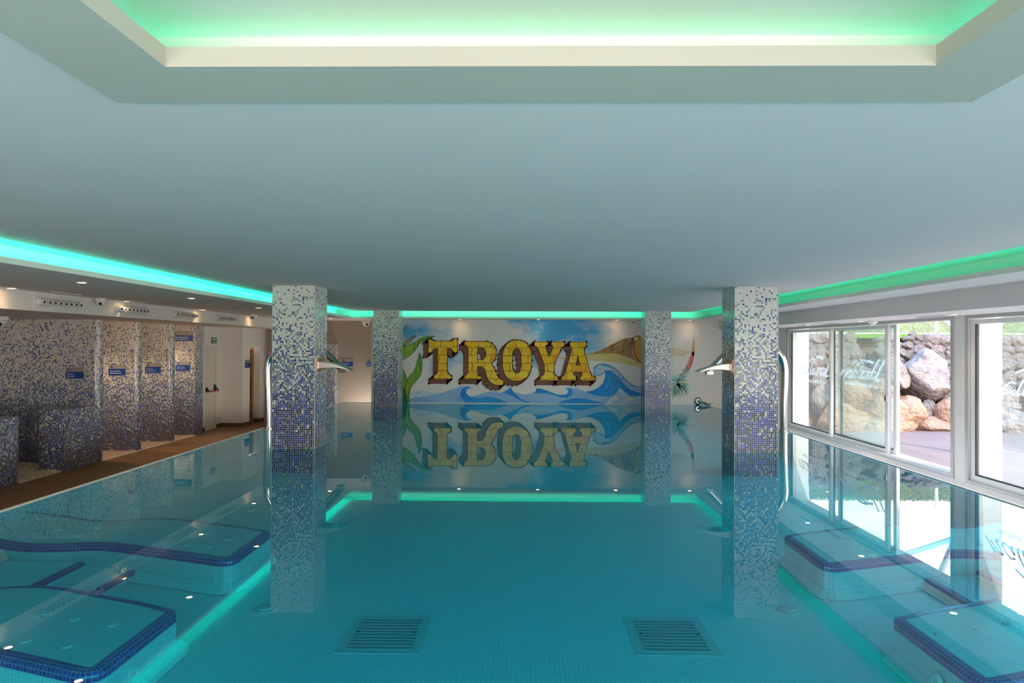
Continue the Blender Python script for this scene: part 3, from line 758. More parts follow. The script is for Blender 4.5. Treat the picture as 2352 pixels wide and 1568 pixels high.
# pebbles
m_ = MB(); m_.box(-14, -9.96, 13.42, 15.5, -.77, -.75, 'pebble')
def pebble(mb, c, r, q):
    n = 6; rows = []
    for a in range(1, 4):
        th = a/4*pi; rows.append([(c[0]+r*q[0]*sin(th)*cos(2*pi*k/n+q[2]), c[1]+r*q[1]*sin(th)*sin(2*pi*k/n+q[2]), c[2]+r*.6*cos(th)) for k in range(n)])
    mb.grid(rows, 'pebble', True); mb.face(list(reversed(rows[0])), 'pebble')
for _ in range(2600):
    x = random.uniform(-12.4, -9.98); y = random.uniform(13.35, 15.5)
    if y > 14.6 and x > -10.5: continue
    pebble(m_, (x, y, -.745+random.uniform(0, .03)), random.uniform(.022, .038), (random.uniform(.7, 1.3), random.uniform(.7, 1.3), random.uniform(0, 6)))
tag(m_.build('pebble_bed', None, (-10.5, 14.2, -.77)), 'bed of cream pebbles between the two foot bath benches', 'pebbles', kind='stuff')

# signs
def sign(x0, z0, w_, h, y, l1, l2, label, icon='drop', ax='y', tsize=None, name='wall_sign'):
    """ax 'y': faces -Y at plane y. ax 'x': faces +X, y is plane X and x0 the near Y"""
    if ax == 'y': ux = Vector((1, 0, 0)); nrm = Vector((0, -1, 0)); org = Vector((x0, y, z0))
    else: ux = Vector((0, 1, 0)); nrm = Vector((1, 0, 0)); org = Vector((y, x0, z0))
    uz = Vector((0, 0, 1))
    def bx(mb, a0, a1, b0, b1, d0, d1, mat):
        P = [org+ux*a+uz*b+nrm*d for a in (a0, a1) for b in (b0, b1) for d in (d0, d1)]
        xs = [p.x for p in P]; ys_ = [p.y for p in P]; zs = [p.z for p in P]
        mb.box(min(xs), max(xs), min(ys_), max(ys_), min(zs), max(zs), mat)
    o = empty(name, org, label, 'sign')
    m1 = MB(); bx(m1, 0, w_, h*.60, h, 0, .02, 'sign_grey'); tag(m1.build('icon_panel', o), 'grey upper panel')
    m2 = MB(); bx(m2, 0, w_, 0, h*.60, 0, .025, 'sign_blue'); tag(m2.build('text_panel', o), 'blue lower panel')
    m3 = MB(); ts = tsize or h*.17
    add_text(m3, l1, ts, org+ux*w_*.08+uz*h*.33+nrm*.027, ux, uz, 'sign_white', True)
    if l2: add_text(m3, l2, ts, org+ux*w_*.08+uz*h*.13+nrm*.027, ux, uz, 'sign_white', True)
    ic = org+ux*w_*.2+uz*h*.8+nrm*.022; q = h*.13
    P = lambda a, b: ic+ux*a*q+uz*b*q
    if icon == 'drop': m3.poly([P(-.7, -.8), P(.7, -.8), P(.9, -.3), P(.35, .3), P(0, 1.1), P(-.35, .3), P(-.9, -.3)], 'sign_blue')
    elif icon == 'feet':
        for s_ in (-.7, .7): m3.poly([P(s_-.3, -1), P(s_+.3, -1), P(s_+.25, .4), P(s_+.4, 1), P(s_-.35, 1), P(s_-.25, .4)], 'sign_blue')
    else: m3.poly([P(-1.2, -.8), P(1.2, -.8), P(1.0, 0), P(.4, -.1), P(.3, .9), P(-.4, 1), P(-.7, .1)], 'dark')
    tag(m3.build('lettering', o), 'lettering and icon')
sign(-10.70, 1.19, .42, .26, 15.87, 'Pediluvio', 'Foot bath', 'blue and grey sign reading Pediluvio Foot bath', 'feet', tsize=.045)
sign(-10.69, 1.20, .43, .27, 17.52, 'Ducha nebulizante', 'Oxygenated shower', 'blue and grey sign reading Ducha nebulizante Oxygenated shower', tsize=.038)
sign(-10.68, 1.20, .43, .27, 19.22, 'Ducha cubo', 'Bucket shower', 'blue and grey sign reading Ducha cubo Bucket shower', tsize=.040)
sign(-10.51, 1.21, .42, .27, 20.6, 'Ducha termica', 'Thermic shower', 'blue and grey sign reading Ducha termica Thermic shower', tsize=.040)
sign(-10.69, 2.10, .68, .30, 20.6, 'Duchas Sensaciones', 'Sensations Showers', 'wide blue and grey sign Duchas Sensaciones high on the last partition', tsize=.062)
sign(-6.63, 1.22, .42, .27, 25.0, 'Terma Romana', 'Roman bath', 'navy and taupe sign on the taupe wall, the fully visible one', 'arch', tsize=.042)
sign(-5.71, 1.22, .42, .27, 25.0, 'Baño Turco', 'Turkish bath', 'navy and taupe sign partly hidden by the distant column', 'arch', tsize=.042)
sign(23.08, 1.21, .36, .27, -9.42, 'Sauna', '', 'small blue and grey sign beside the sauna door', 'feet', 'x', tsize=.055)
o = empty('exit_sign', (WX, 22.12, 2.03), 'small green exit sign above the fire door', 'sign')
m_ = MB(); m_.box(WX, WX+.02, 22.10, 22.46, 2.03, 2.23, 'sign_green'); m_.build('plate', o)
m_ = MB()
m_.box(WX+.02, WX+.024, 22.13, 22.22, 2.14, 2.21, 'sign_pale'); m_.box(WX+.02, WX+.024, 22.25, 22.28, 2.14, 2.21, 'sign_pale'); m_.box(WX+.02, WX+.024, 22.31, 22.42, 2.14, 2.21, 'sign_pale')
add_text(m_, 'SALIDA', .085, (WX+.025, 22.13, 2.055), (0, 1, 0), (0, 0, 1), 'sign_pale', True); m_.build('pictogram', o)

# ceiling nozzle panels
nz_labels = ['white panel of eight ventilation nozzles above the foot bath, nearest of four', 'white panel of eight ventilation nozzles above the oxygenated shower, second of four', 'white panel of eight ventilation nozzles above the bucket shower, third of four', 'white panel of eight ventilation nozzles above the fire door side, farthest of four']
def nozzle_panel(y0):
    o = empty('nozzle_panel', (FXl, y0, 2.735), nz_labels[0], 'air vent', 'nozzle panels on the white bulkhead')
    p = MB(); p.box(FXl, FXl+.012, y0-.04, y0+1.16, 2.62, 2.86, 'white_plastic'); p.build('plate', o)
    for k in range(8):
        y = y0+.07+k*.142
        n_ = MB(); n_.lathe((FXl+.01, y, 2.735), (1, -.25, -.08), [(0, .068), (.015, .072), (.035, .068), (.06, .050), (.10, .040), (.13, .040), (.13, .026)], 'white_plastic', 20, False); nn = n_.build('nozzle', o, smooth=True)
        h = MB(); h.lathe((FXl+.01, y, 2.735), (1, -.25, -.08), [(.10, .027), (.126, .027)], 'hole_shade', 14); h.build('throat', nn)  # plug near the nozzle mouth, the darkness of the hole painted on
    return o
np0 = nozzle_panel(11.72)
for i, y in enumerate((14.02, 16.33, 18.64)): copy_tree(np0, (FXl, y, 2.735), None, nz_labels[i+1])

# downlights
def downlight(x, y, z):
    o = empty('downlight', (x, y, z), None, 'ceiling light', 'small recessed downlights')
    a = MB(); a.lathe((x, y, z), (0, 0, -1), [(-.01, .085), (.008, .085), (.012, .06)], 'rim', 20, False); a.build('rim', o, smooth=True)
    b = MB(); b.lathe((x, y, z), (0, 0, -1), [(-.004, .058), (.006, .055)], 'warm_lamp', 20); b.build('bulb', o)
    return o
dl = []
dl += [(-8.25, y, 2.9, 'recessed warm downlight beside the white bulkhead, outer row') for y in (4.1, 7.5, 10.9, 14.15, 17.5, 20.95)]
dl += [(-6.42, y, 2.9, 'recessed warm downlight close to the turquoise cove, inner row') for y in (6.6, 9.85, 13.15, 16.5, 19.6, 22.8)]
dl += [(x, 23.28, 2.9, 'tiny recessed downlight right above the mural') for x in (-2.13, .55, 3.2, 5.7)]
dl += [(7.45, y, 2.58, 'recessed downlight in the beam over the windows') for y in (5.3, 8.6, 11.9, 15.1, 17.9)]
d0 = downlight(*dl[0][:3]); d0['label'] = dl[0][3]
WHICH = ['nearest to the viewer', 'second nearest', 'third nearest', 'fourth from the viewer', 'fifth from the viewer', 'farthest away']
seen_ = {}
for i, (x, y, z, lb) in enumerate(dl):
    k = seen_.get(lb, 0); seen_[lb] = k+1
    tot = sum(1 for q in dl if q[3] == lb)
    w_ = ['first from the left', 'second from the left', 'third from the left', 'rightmost'][k] if tot == 4 else ('farthest away' if k == tot-1 else WHICH[k])
    (d0 if i == 0 else copy_tree(d0, (x, y, z)))['label'] = lb + ', ' + w_
for i, (x, y, z, lb) in enumerate(dl): lamp('downlight_beam', 'SPOT', (x, y, z-.02), (.5 if y > 22 else 1.0 if x < -8 else 5), (1, .80, .58), (0, 0, -1), spot_size=radians(110), spot_blend=.8, shadow_soft_size=.03)
for y in (16.38, 18.02, 19.72): lamp('shower_beam', 'SPOT', (-10.7, y, 2.54), 22, (1, .70, .45), (0, 0, -1), spot_size=radians(120), spot_blend=.8, shadow_soft_size=.04)
lamp('foot_bath_beam', 'SPOT', (-11.0, 14.3, 2.54), 60, (1, .86, .70), (0, 0, -1), spot_size=radians(120), spot_blend=.8, shadow_soft_size=.04)

# cameras / detectors / diffusers
def dome(x, y, z, s, label, name='dome_camera'):
    o = empty(name, (x, y, z), label, 'camera')
    a = MB(); a.lathe((x, y, z), (0, 0, -1), [(0, .10*s), (.05*s, .105*s), (.06*s, .09*s)], 'white_plastic', 20); a.build('base', o, smooth=True)
    b = MB(); b.lathe((x, y, z), (0, 0, -1), [(.055*s, .085*s), (.10*s, .08*s), (.14*s, .055*s), (.16*s, .01*s)], 'white_plastic', 20); bb = b.build('dome', o, smooth=True)
    l = MB(); l.lathe((x+.03*s, y-.06*s, z-.105*s), (.3, -.8, -.5), [(0, .03*s), (.02*s, .028*s)], 'dark', 12); l.build('lens', bb)
dome(-8.32, 13.35, 2.9, 1.0, 'white dome camera beside the bulkhead between the first two nozzle panels')
dome(-7.95, 20.0, 2.9, 1.0, 'white dome camera on the soffit just left of the near column')
dome(-11.05, 14.3, 2.57, 1.5, 'large white dome hanging above the foot bath at the left picture edge')
dome(-5.62, 24.5, 2.9, 1.5, 'white dome camera in front of the taupe wall beside the distant column')
dome(3.75, 23.3, 2.9, .8, 'tiny white dome at the top of the mural near the distant right column')
def diffuser(x, y, z, ln, label):
    m_ = MB(); m_.box(x-.05, x+.05, y-ln/2, y+ln/2, z-.012, z, 'white_plastic'); m_.box(x-.02, x+.02, y-ln/2+.03, y+ln/2-.03, z-.014, z-.012, 'gasket' if z < 2.7 else 'alu')
    tag(m_.build('slot_diffuser', None, (x, y, z)), label, 'air vent')
diffuser(-8.1, 12.0, 2.9, .7, 'thin slot diffuser in the soffit above the nearest nozzle panel')
diffuser(-8.2, 14.3, 2.9, .7, 'thin slot diffuser in the soffit above the second nozzle panel')
diffuser(-7.95, 18.6, 2.9, .9, 'thin slot diffuser in the soffit near the farthest nozzle panel')
diffuser(7.55, 18.3, 2.58, .9, 'dark slot diffuser in the beam soffit over the far fixed pane')
diffuser(7.62, 16.9, 2.58, .9, 'dark slot diffuser in the beam soffit over the sliding leaf')
diffuser(7.55, 12.7, 2.58, .9, 'dark slot diffuser in the beam soffit over the open doorway')
o = MB(); o.lathe((7.65, 15.0, 2.58), (0, 0, -1), [(0, .10), (.03, .10), (.09, .04)], 'white_plastic', 18); tag(o.build('motion_sensor', None, (7.65, 15.0, 2.58), True), 'white cone shaped sensor under the beam above the sliding leaf', 'sensor')

# ================================================================== MURAL
PY = YF-.004
mx = lambda px: -4.22+(px-920)*.015105
mz = lambda py: 3.40-(py-700)*.01496
def p7(x, y): return (mx(920+x*.16156), mz(700+y*.16156))
def p8(x, y): return (mx(1260+x*.16156), mz(700+y*.16156))
def cloudmat():
    m, t, b = new_mat('painted sky')
    tc = N(t, 'ShaderNodeTexCoord'); mp = N(t, 'ShaderNodeMapping'); mp.inputs['Scale'].default_value = (.75, 1, 1.25); mp.inputs['Location'].default_value = (3.1, 0, .4)
    t.links.new(tc.outputs['Object'], mp.inputs[0])
    n = N(t, 'ShaderNodeTexNoise'); n.inputs['Scale'].default_value = 1.0; n.inputs['Detail'].default_value = 7; n.inputs['Roughness'].default_value = .55; t.links.new(mp.outputs[0], n.inputs['Vector'])
    sp = N(t, 'ShaderNodeSeparateXYZ'); t.links.new(tc.outputs['Object'], sp.inputs[0])
    # fewer blue patches near the waves and towards the right end, where the painter left the wall white
    zf = N(t, 'ShaderNodeMapRange'); zf.inputs[1].default_value = .2; zf.inputs[2].default_value = 1.9; zf.inputs[3].default_value = -.14; zf.inputs[4].default_value = .09; t.links.new(sp.outputs[2], zf.inputs[0])
    xf = N(t, 'ShaderNodeMapRange'); xf.inputs[1].default_value = 2.6; xf.inputs[2].default_value = 4.1; xf.inputs[3].default_value = 0; xf.inputs[4].default_value = -.35; t.links.new(sp.outputs[0], xf.inputs[0])
    s_ = mth(t, 'ADD', mth(t, 'ADD', n.outputs[0], zf.outputs[0]), xf.outputs[0])
    for cx_, cz_, rx_, am_ in ((-3.55, 1.15, 1.0, .17), (-2.6, .75, .9, .08), (.5, .7, 1.1, .12), (2.0, .55, 1.3, .12), (1.6, 1.2, .8, .10), (5.0, .6, .5, .12), (-1.4, 1.3, .9, -.10), (.3, 1.35, .6, -.05), (3.2, 1.3, .8, -.12), (-3.6, -.3, .9, -.08)):
        vd = N(t, 'ShaderNodeVectorMath'); vd.operation = 'DISTANCE'; t.links.new(tc.outputs['Object'], vd.inputs[0]); vd.inputs[1].default_value = (cx_*K, 0, cz_*K)
        rr_ = N(t, 'ShaderNodeMapRange'); rr_.inputs[1].default_value = 0; rr_.inputs[2].default_value = rx_*K*1.25; rr_.inputs[3].default_value = am_; rr_.inputs[4].default_value = 0; t.links.new(vd.outputs[1], rr_.inputs[0])
        s_ = mth(t, 'ADD', s_, rr_.outputs[0])
    mr = N(t, 'ShaderNodeMapRange'); mr.inputs[1].default_value = .42; mr.inputs[2].default_value = .58; t.links.new(s_, mr.inputs[0])
    c = mixc(t, mr.outputs[0], (.84, .82, .81), (.10, .48, .86))
    t.links.new(c, b.inputs['Base Color']); b.inputs['Roughness'].default_value = .8
    return m
M['m_sky'] = cloudmat()
def brickmat():
    m, t, b = new_mat('painted yellow stones')
    tc = N(t, 'ShaderNodeTexCoord'); sp = N(t, 'ShaderNodeSeparateXYZ'); t.links.new(tc.outputs['Object'], sp.inputs[0]); cm = N(t, 'ShaderNodeCombineXYZ')
    n = N(t, 'ShaderNodeTexNoise'); n.inputs['Scale'].default_value = 6; n.inputs['Detail'].default_value = 4; t.links.new(tc.outputs['Object'], n.inputs['Vector'])
    wob = mth(t, 'MULTIPLY', mth(t, 'SUBTRACT', n.outputs[0], .5), .13)
    t.links.new(mth(t, 'ADD', sp.outputs[0], wob), cm.inputs[0]); t.links.new(mth(t, 'ADD', sp.outputs[2], wob), cm.inputs[1])
    br = N(t, 'ShaderNodeTexBrick'); br.inputs['Scale'].default_value = 1; br.inputs['Brick Width'].default_value = .30; br.inputs['Row Height'].default_value = .187; br.inputs['Mortar Size'].default_value = .008; br.inputs['Mortar Smooth'].default_value = .2
    br.inputs['Color1'].default_value = (.95, .60, .02, 1); br.inputs['Color2'].default_value = (.98, .70, .07, 1); br.inputs['Mortar'].default_value = (.42, .14, .02, 1)
    t.links.new(cm.outputs[0], br.inputs['Vector'])
    n2 = N(t, 'ShaderNodeTexNoise'); n2.inputs['Scale'].default_value = 4; n2.inputs['Detail'].default_value = 7; t.links.new(tc.outputs['Object'], n2.inputs['Vector'])
    mr = N(t, 'ShaderNodeMapRange'); mr.inputs[1].default_value = .5; mr.inputs[2].default_value = .75; t.links.new(n2.outputs[0], mr.inputs[0])
    c = mixc(t, mr.outputs[0], br.outputs[0], (.95, .34, .02))
    t.links.new(c, b.inputs['Base Color']); b.inputs['Roughness'].default_value = .8
    return m
M['m_yellow'] = brickmat()
M['m_brown'] = noisy('painted brown stone', (.26, .12, .08), (.17, .075, .055), 5, .8, 5, 0, (1, 1, 4))
M['m_line'] = simple('painted plum outline', (.14, .025, .035), .8)
M['m_halo'] = simple('painted white halo', (.80, .79, .78), .8)
M['m_wl'] = noisy('painted pale wave', (.36, .56, .86), (.22, .46, .84), 1.4, .8, 4, 0, (1, 1, 3))
M['m_wd'] = noisy('painted deep wave', (.02, .24, .78), (.03, .36, .86), 1.6, .8, 4, 0, (1, 1, 2))
M['m_foam'] = noisy('painted foam', (.80, .84, .90), (.25, .56, .88), 5, .8, 5, 0, (1, 1, 2.5))
M['m_mt'] = noisy('painted mountain', (.60, .36, .17), (.36, .20, .11), 3.5, .8, 6, 0, (3, 1, .8), .4, .6)
M['m_sand'] = noisy('painted sand', (.78, .58, .12), (.78, .64, .36), 1.6, .8, 5, 0, (.8, 1, 2.5), .4, .62)
M['m_mt2'] = noisy('painted lit slope', (.80, .42, .08), (.72, .30, .10), 4, .8, 6, 0, (4, 1, .7))
M['m_sandp'] = noisy('painted pale dune', (.80, .66, .56), (.80, .56, .42), 1.5, .8, 3)
M['m_leaf'] = noisy('painted green leaf', (.12, .42, .05), (.38, .56, .06), 2.5, .8, 5, 0, (4, 1, .7), .4, .6)
M['m_leafd'] = noisy('painted leaf edge', (.01, .16, .10), (.02, .24, .14), 3, .8, 3)
M['m_pink'] = noisy('painted pink leaf', (.58, .30, .30), (.70, .48, .20), 3, .8, 3)
M['m_teal'] = simple('painted teal blade', (.20, .56, .58), .8)
M['m_teal2'] = simple('painted pale blade', (.48, .72, .72), .8)
M['m_yel'] = simple('painted yellow blade', (.80, .74, .28), .8)
M['m_red'] = noisy('painted red spike', (.80, .12, .12), (.80, .38, .30), 14, .8, 2)
M['m_org'] = noisy('painted orange tip', (.80, .45, .12), (.80, .30, .10), 5, .8, 2)
mural = empty('wall_mural', (0, YF, 1.4), 'long painted mural with stone letters TROYA, waves, a volcano and plants', 'mural')
LAY = .0035
def P3(p, L): return (p[0], PY-L*LAY, p[1])
def paint(mb, pts, mat, L, sm=0, holes=()):
    pts = [Vector((p[0], p[1], 0)) for p in pts]
    if sm: pts = smooth_line(pts, sm, True)
    mb.poly([P3((p.x, p.y), L) for p in pts], mat, [[P3(q, L) for q in h] for h in holes])
def strokes(mb, pts, wd, mat, L, closed=True, sm=0):
    P = [Vector((p[0], p[1], 0)) for p in pts]
    if sm: P = smooth_line(P, sm, closed)
    n = len(P)
    for i in range(n if closed else n-1):
        a, b = P[i], P[(i+1) % n]; d = b-a
        if d.length < 1e-6: continue
        d.normalize(); nv = Vector((-d.y, d.x, 0))*wd/2; a = a-d*wd/2; b = b+d*wd/2
        mb.face([P3(a+nv, L), P3(b+nv, L), P3(b-nv, L), P3(a-nv, L)], mat)
m_ = MB(); m_.face([(-5.2,PY,0.0), (5.0,PY,0.0), (5.0,PY,2.9), (-5.2,PY,2.9)], 'm_sky'); m_.face([(5.0,PY,0.0), (6.05,PY,0.0), (6.05,PY,2.9), (5.0,PY,2.9)], 'm_sky'); m_.build('painted_sky', mural)
# mountain
m_ = MB()
paint(m_, [p8(*q) for q in [(100,745),(330,735),(540,700),(720,665),(900,640),(1100,680),(1310,760),(1400,900),(1310,885),(1150,850),(1000,815),(800,790),(620,790),(400,770),(200,765)]], 'm_sand', 1, 4)
paint(m_, [p8(*q) for q in [(520,694),(640,672),(760,625),(860,570),(950,520),(1040,480),(1100,460),(1190,450),(1225,425),(1245,414),(1310,438),(1500,520),(1600,700),(1600,840),(1310,835),(1230,790),(1120,735),(980,690),(850,680),(700,690)]], 'm_mt', 2)
paint(m_, [p8(*q) for q in [(1240,500),(1310,470),(1500,600),(1500,835),(1310,830),(1240,700),(1210,600)]], 'm_mt2', 3, 4)
paint(m_, [p8(*q) for q in [(1205,465),(1225,450),(1262,455),(1245,480),(1235,498),(1215,490)]], 'm_halo', 4, 3)
for q in ([(1190,455),(1150,540),(1080,620),(1000,680)], [(1185,460),(1200,600),(1230,720),(1300,800)], [(1120,480),(1000,580),(860,650)], [(1050,490),(900,580),(780,640)], [(1195,470),(1160,600),(1180,740)]):
    strokes(m_, [p8(*a) for a in q], .022, 'm_line2', 4, False, 5) if False else strokes(m_, [p8(*a) for a in q], .022, 'm_brown', 4, False, 5)
m_.build('painted_volcano', mural)
m_ = MB(); paint(m_, [p8(*q) for q in [(1700,604),(1800,610),(1950,640),(2030,665),(1950,680),(1900,720),(1700,700)]], 'm_sandp', 1, 4); m_.build('painted_dune', mural)
# waves
m_ = MB()
paint(m_, [p7(*q) for q in [(130,1395),(130,1345),(230,1320),(400,1300),(600,1258),(740,1205),(870,1160),(960,1155),(1020,1185),(960,1200),(940,1260),(1000,1308),(1100,1290),(1250,1240),(1340,1232),(1480,1262),(1567,1240),(1650,1245),(1750,1275),(1850,1262),(1930,1225),(2060,1240),(2200,1290),(2350,1310),(2350,1397)]], 'm_wl', 1)
paint(m_, [p8(*q) for q in [(0,1400),(0,1255),(100,1300),(220,1310),(300,1250),(330,1175),(400,1180),(480,1212),(600,1262),(760,1300),(880,1305),(960,1260),(1020,1200),(1120,1250),(1310,1260),(1420,1300),(1420,1400)]], 'm_wl', 1.5)
paint(m_, [p8(*q) for q in [(1000,1180),(1080,1240),(1160,1285),(1310,1262),(1400,1280),(1400,1398),(800,1398),(880,1320),(960,1260)]], 'm_foam', 2)
paint(m_, [p7(*q) for q in [(150,1270),(250,1235),(380,1232),(500,1262),(560,1268),(380,1300),(200,1320)]], 'm_foam', 1, 3)
paint(m_, [p7(*q) for q in [(1020,1188),(985,1168),(930,1172),(885,1195),(858,1255),(863,1320),(930,1394),(1545,1394),(1430,1350),(1340,1318),(1250,1307),(1130,1327),(1060,1330),(990,1312),(940,1270),(928,1230),(955,1192)]], 'm_wd', 3)
paint(m_, [p7(*q) for q in [(1440,1252),(1510,1218),(1550,1185),(1567,1156),(1585,1200),(1630,1262),(1700,1325),(1770,1362),(1890,1380),(1790,1386),(1700,1358),(1600,1300),(1510,1265)]], 'm_wd', 3)
paint(m_, [p7(*q) for q in [(1930,1188),(1990,1188),(2090,1218),(2200,1262),(2300,1276),(2365,1265),(2385,1220),(2350,1175),(2400,1172),(2440,1195),(2452,1235),(2430,1285),(2370,1316),(2270,1312),(2160,1275),(2060,1254),(1980,1250),(1895,1258),(1925,1228)]], 'm_wd', 3)
paint(m_, [p8(*q) for q in [(120,1398),(250,1345),(390,1322),(520,1330),(650,1362),(810,1398)]], 'm_wd', 3)
paint(m_, [p8(*q) for q in [(520,1230),(620,1212),(700,1175),(760,1115),(795,1035),(800,975),(778,930),(825,918),(880,925),(950,980),(1010,1050),(1080,1125),(1160,1195),(1310,1248),(1420,1262),(1420,1300),(1310,1285),(1150,1282),(1060,1215),(1000,1160),(985,1215),(920,1280),(850,1303),(700,1290),(600,1262)]], 'm_wd', 3)
paint(m_, [p8(*q) for q in [(632,930),(650,880),(690,850),(770,835),(860,852),(940,900),(1010,970),(1090,1060),(1180,1130),(1310,1168),(1420,1190),(1420,1262),(1310,1248),(1150,1190),(1080,1120),(1000,1040),(940,965),(870,922),(800,922),(778,935),(775,960),(740,992),(700,998),(660,985),(638,960)]], 'm_foam', 4)
strokes(m_, [p8(*q) for q in [(640,900),(690,852),(770,836),(860,852),(940,900),(1010,970),(1090,1060),(1180,1130),(1310,1168),(1400,1185)]], .03, 'm_wd', 5, False, 3)
strokes(m_, [p8(*q) for q in [(770,860),(860,880),(950,950),(1020,1030),(1120,1130),(1230,1190),(1350,1220)]], .022, 'm_wd', 5, False, 3)
strokes(m_, [p8(*q) for q in [(632,960),(650,985),(700,998),(745,985),(778,955)]], .022, 'm_wd', 5, False, 3)
for q in ([(700,890),(670,920),(690,950)], [(740,880),(710,910),(730,945)], [(660,940),(690,975),(740,965)]): strokes(m_, [p8(*a) for a in q], .014, 'm_wl', 5, False, 3)
for q in ([(900,960),(940,1050),(930,1140),(860,1230)], [(850,1000),(855,1100),(800,1180)], [(940,1000),(990,1100),(960,1200)]): strokes(m_, [p8(*a) for a in q], .02, 'm_wl', 5, False, 4)
m_.build('painted_waves', mural)
# letters
OFF = (-66*.16156*.015105, -62*.16156*.01496)
def letter(face, holes, ch):
    o = MB(); loops = [face]+holes
    quads = []
    for lp in loops:
        n = len(lp)
        for i in range(n):
            a, b = lp[i], lp[(i+1) % n]; quads.append([a, b, (b[0]+OFF[0], b[1]+OFF[1]), (a[0]+OFF[0], a[1]+OFF[1])])
    for q in quads: strokes(o, q, .075, 'm_halo', 6)
    for q in quads: strokes(o, q, .034, 'm_line', 7)
    for q in quads:
        o.face([P3(p, 8) for p in q], 'm_brown')
    o2 = MB()
    paint(o, [(x+OFF[0], y+OFF[1]) for x, y in face], 'm_brown', 8, 0, [[(x+OFF[0], y+OFF[1]) for x, y in h] for h in holes]) if False else None
    for lp in loops:
        strokes(o, lp, .03, 'm_line', 9)
    # seams across the stone thickness
    for i in range(0, len(face), 2):
        a = face[i]; strokes(o, [a, (a[0]+OFF[0], a[1]+OFF[1])], .012, 'm_line', 9, False)
    paint(o, face, 'm_yellow', 10, 0, holes)
    for lp in loops: strokes(o, lp, .012, 'm_line', 11)
    L_ = o.build('painted_letter', mural); L_['label'] = 'letter %s of brown and yellow stone' % ch
def rnd(pts, f, sm=4):
    return [(p.x, p.y) for p in smooth_line([(*f(*q), 0) for q in pts], sm, True)]
T_ = [(400,490),(442,484),(455,505),(490,518),(715,518),(742,508),(757,486),(810,486),(810,675),(780,682),(758,668),(748,640),(720,622),(672,622),(672,965),(690,992),(728,1012),(728,1058),(483,1058),(483,1012),(520,992),(538,960),(538,622),(492,622),(465,640),(445,682),(400,685)]
letter([p7(*q) for q in T_], [], 'T')
R_o = [(912,520),(1230,520),(1300,545),(1345,590),(1362,640),(1362,720),(1340,780),(1295,838),(1330,885),(1350,940),(1380,1010),(1410,1050),(1440,1065),(1467,1070),(1467,1135),(1420,1142),(1360,1140),(1300,1112),(1250,1060),(1225,1000),(1210,930),(1180,888),(1150,875),(1098,875),(1098,990),(1120,1012),(1155,1018),(1155,1058),(912,1058),(912,1012),(945,998),(968,965),(968,620),(950,590),(912,572)]
letter([p7(*q) for q in R_o], [[p7(*q) for q in [(1098,610),(1160,610),(1200,630),(1222,680),(1215,740),(1180,775),(1150,782),(1098,782)]]], 'R')
def sup(cx, cy, rx, ry, n=28, e=.8):
    return [(cx+rx*abs(cos(a))**e*(1 if cos(a) > 0 else -1), cy+ry*abs(sin(a))**e*(1 if sin(a) > 0 else -1)) for a in [2*pi*k/n for k in range(n)]]
letter([p7(*q) for q in sup(1658, 790, 206, 290)], [[p7(*q) for q in sup(1655, 792, 65, 178, 20, .75)]], 'O')
letter([p7(*q) for q in [(1905,522),(2090,522),(2090,560),(2062,575),(2060,605),(2115,738),(2165,612),(2165,590),(2143,565),(2143,522),(2325,522),(2325,575),(2290,602),(2270,645),(2185,835),(2182,968),(2200,1000),(2238,1022),(2238,1070),(1987,1070),(1987,1022),(2025,1000),(2048,968),(2048,855),(1960,625),(1940,592),(1905,578)]], [], 'Y')
letter([p8(*q) for q in [(300,525),(530,525),(530,580),(500,602),(500,640),(590,965),(608,1000),(655,1022),(655,1070),(445,1070),(445,1025),(472,1000),(475,950),(350,950),(350,985),(385,1010),(388,1070),(183,1070),(183,1022),(218,1000),(237,962),(325,640),(320,595),(300,572)]], [[p8(*q) for q in [(412,722),(446,852),(382,852)]]], 'A')
# plants on the left
m_ = MB()
lf = [
    ([(45,985),(120,930),(190,880),(45,790),(45,780),(130,730),(210,650),(260,580),(330,520),(400,460),(480,447),(400,448),(300,480),(200,540),(100,580),(45,610)], 0),
]
def leaf(pts, mat, L=6, edge='m_leafd', f=p7):
    q = [f(*a) for a in pts]; paint(m_, q, mat, L, 4); strokes(m_, q, .018, edge, L+1, True, 4)
leaf([(20,800),(45,782),(140,725),(215,645),(270,560),(340,500),(480,448),(380,452),(290,485),(200,545),(100,585),(20,620)], 'm_leaf')
leaf([(45,560),(100,510),(225,436),(160,510),(90,560),(45,600)], 'm_pink')
leaf([(45,350),(60,330),(88,300),(70,350),(45,390)], 'm_pink')
leaf([(275,690),(305,760),(315,850),(300,960),(270,1040),(200,1120),(150,1200),(135,1290),(132,1392),(95,1392),(80,1250),(85,1150),(110,1080),(150,1010),(200,960),(230,880),(250,800),(265,760)], 'm_leaf')
leaf([(20,930),(60,960),(90,1040),(105,1085),(80,1160),(75,1250),(60,1200),(20,1150)], 'm_leaf')
leaf([(0,1100),(50,1180),(80,1260),(100,1392),(0,1392)], 'm_leafd')
leaf([(-160,1392),(-100,1150),(-60,1000),(0,900),(20,1100),(10,1392)], 'm_leaf')
leaf([(-300,760),(-200,640),(-60,560),(20,600),(-60,700),(-200,800)], 'm_leaf')
for q in ([(270,760),(240,920),(160,1080),(115,1300)], [(290,800),(280,950),(190,1090)], [(400,470),(260,560),(120,680),(50,720)]): strokes(m_, [p7(*a) for a in q], .012, 'm_leafd', 8, False, 4)
m_.build('painted_leaves', mural)
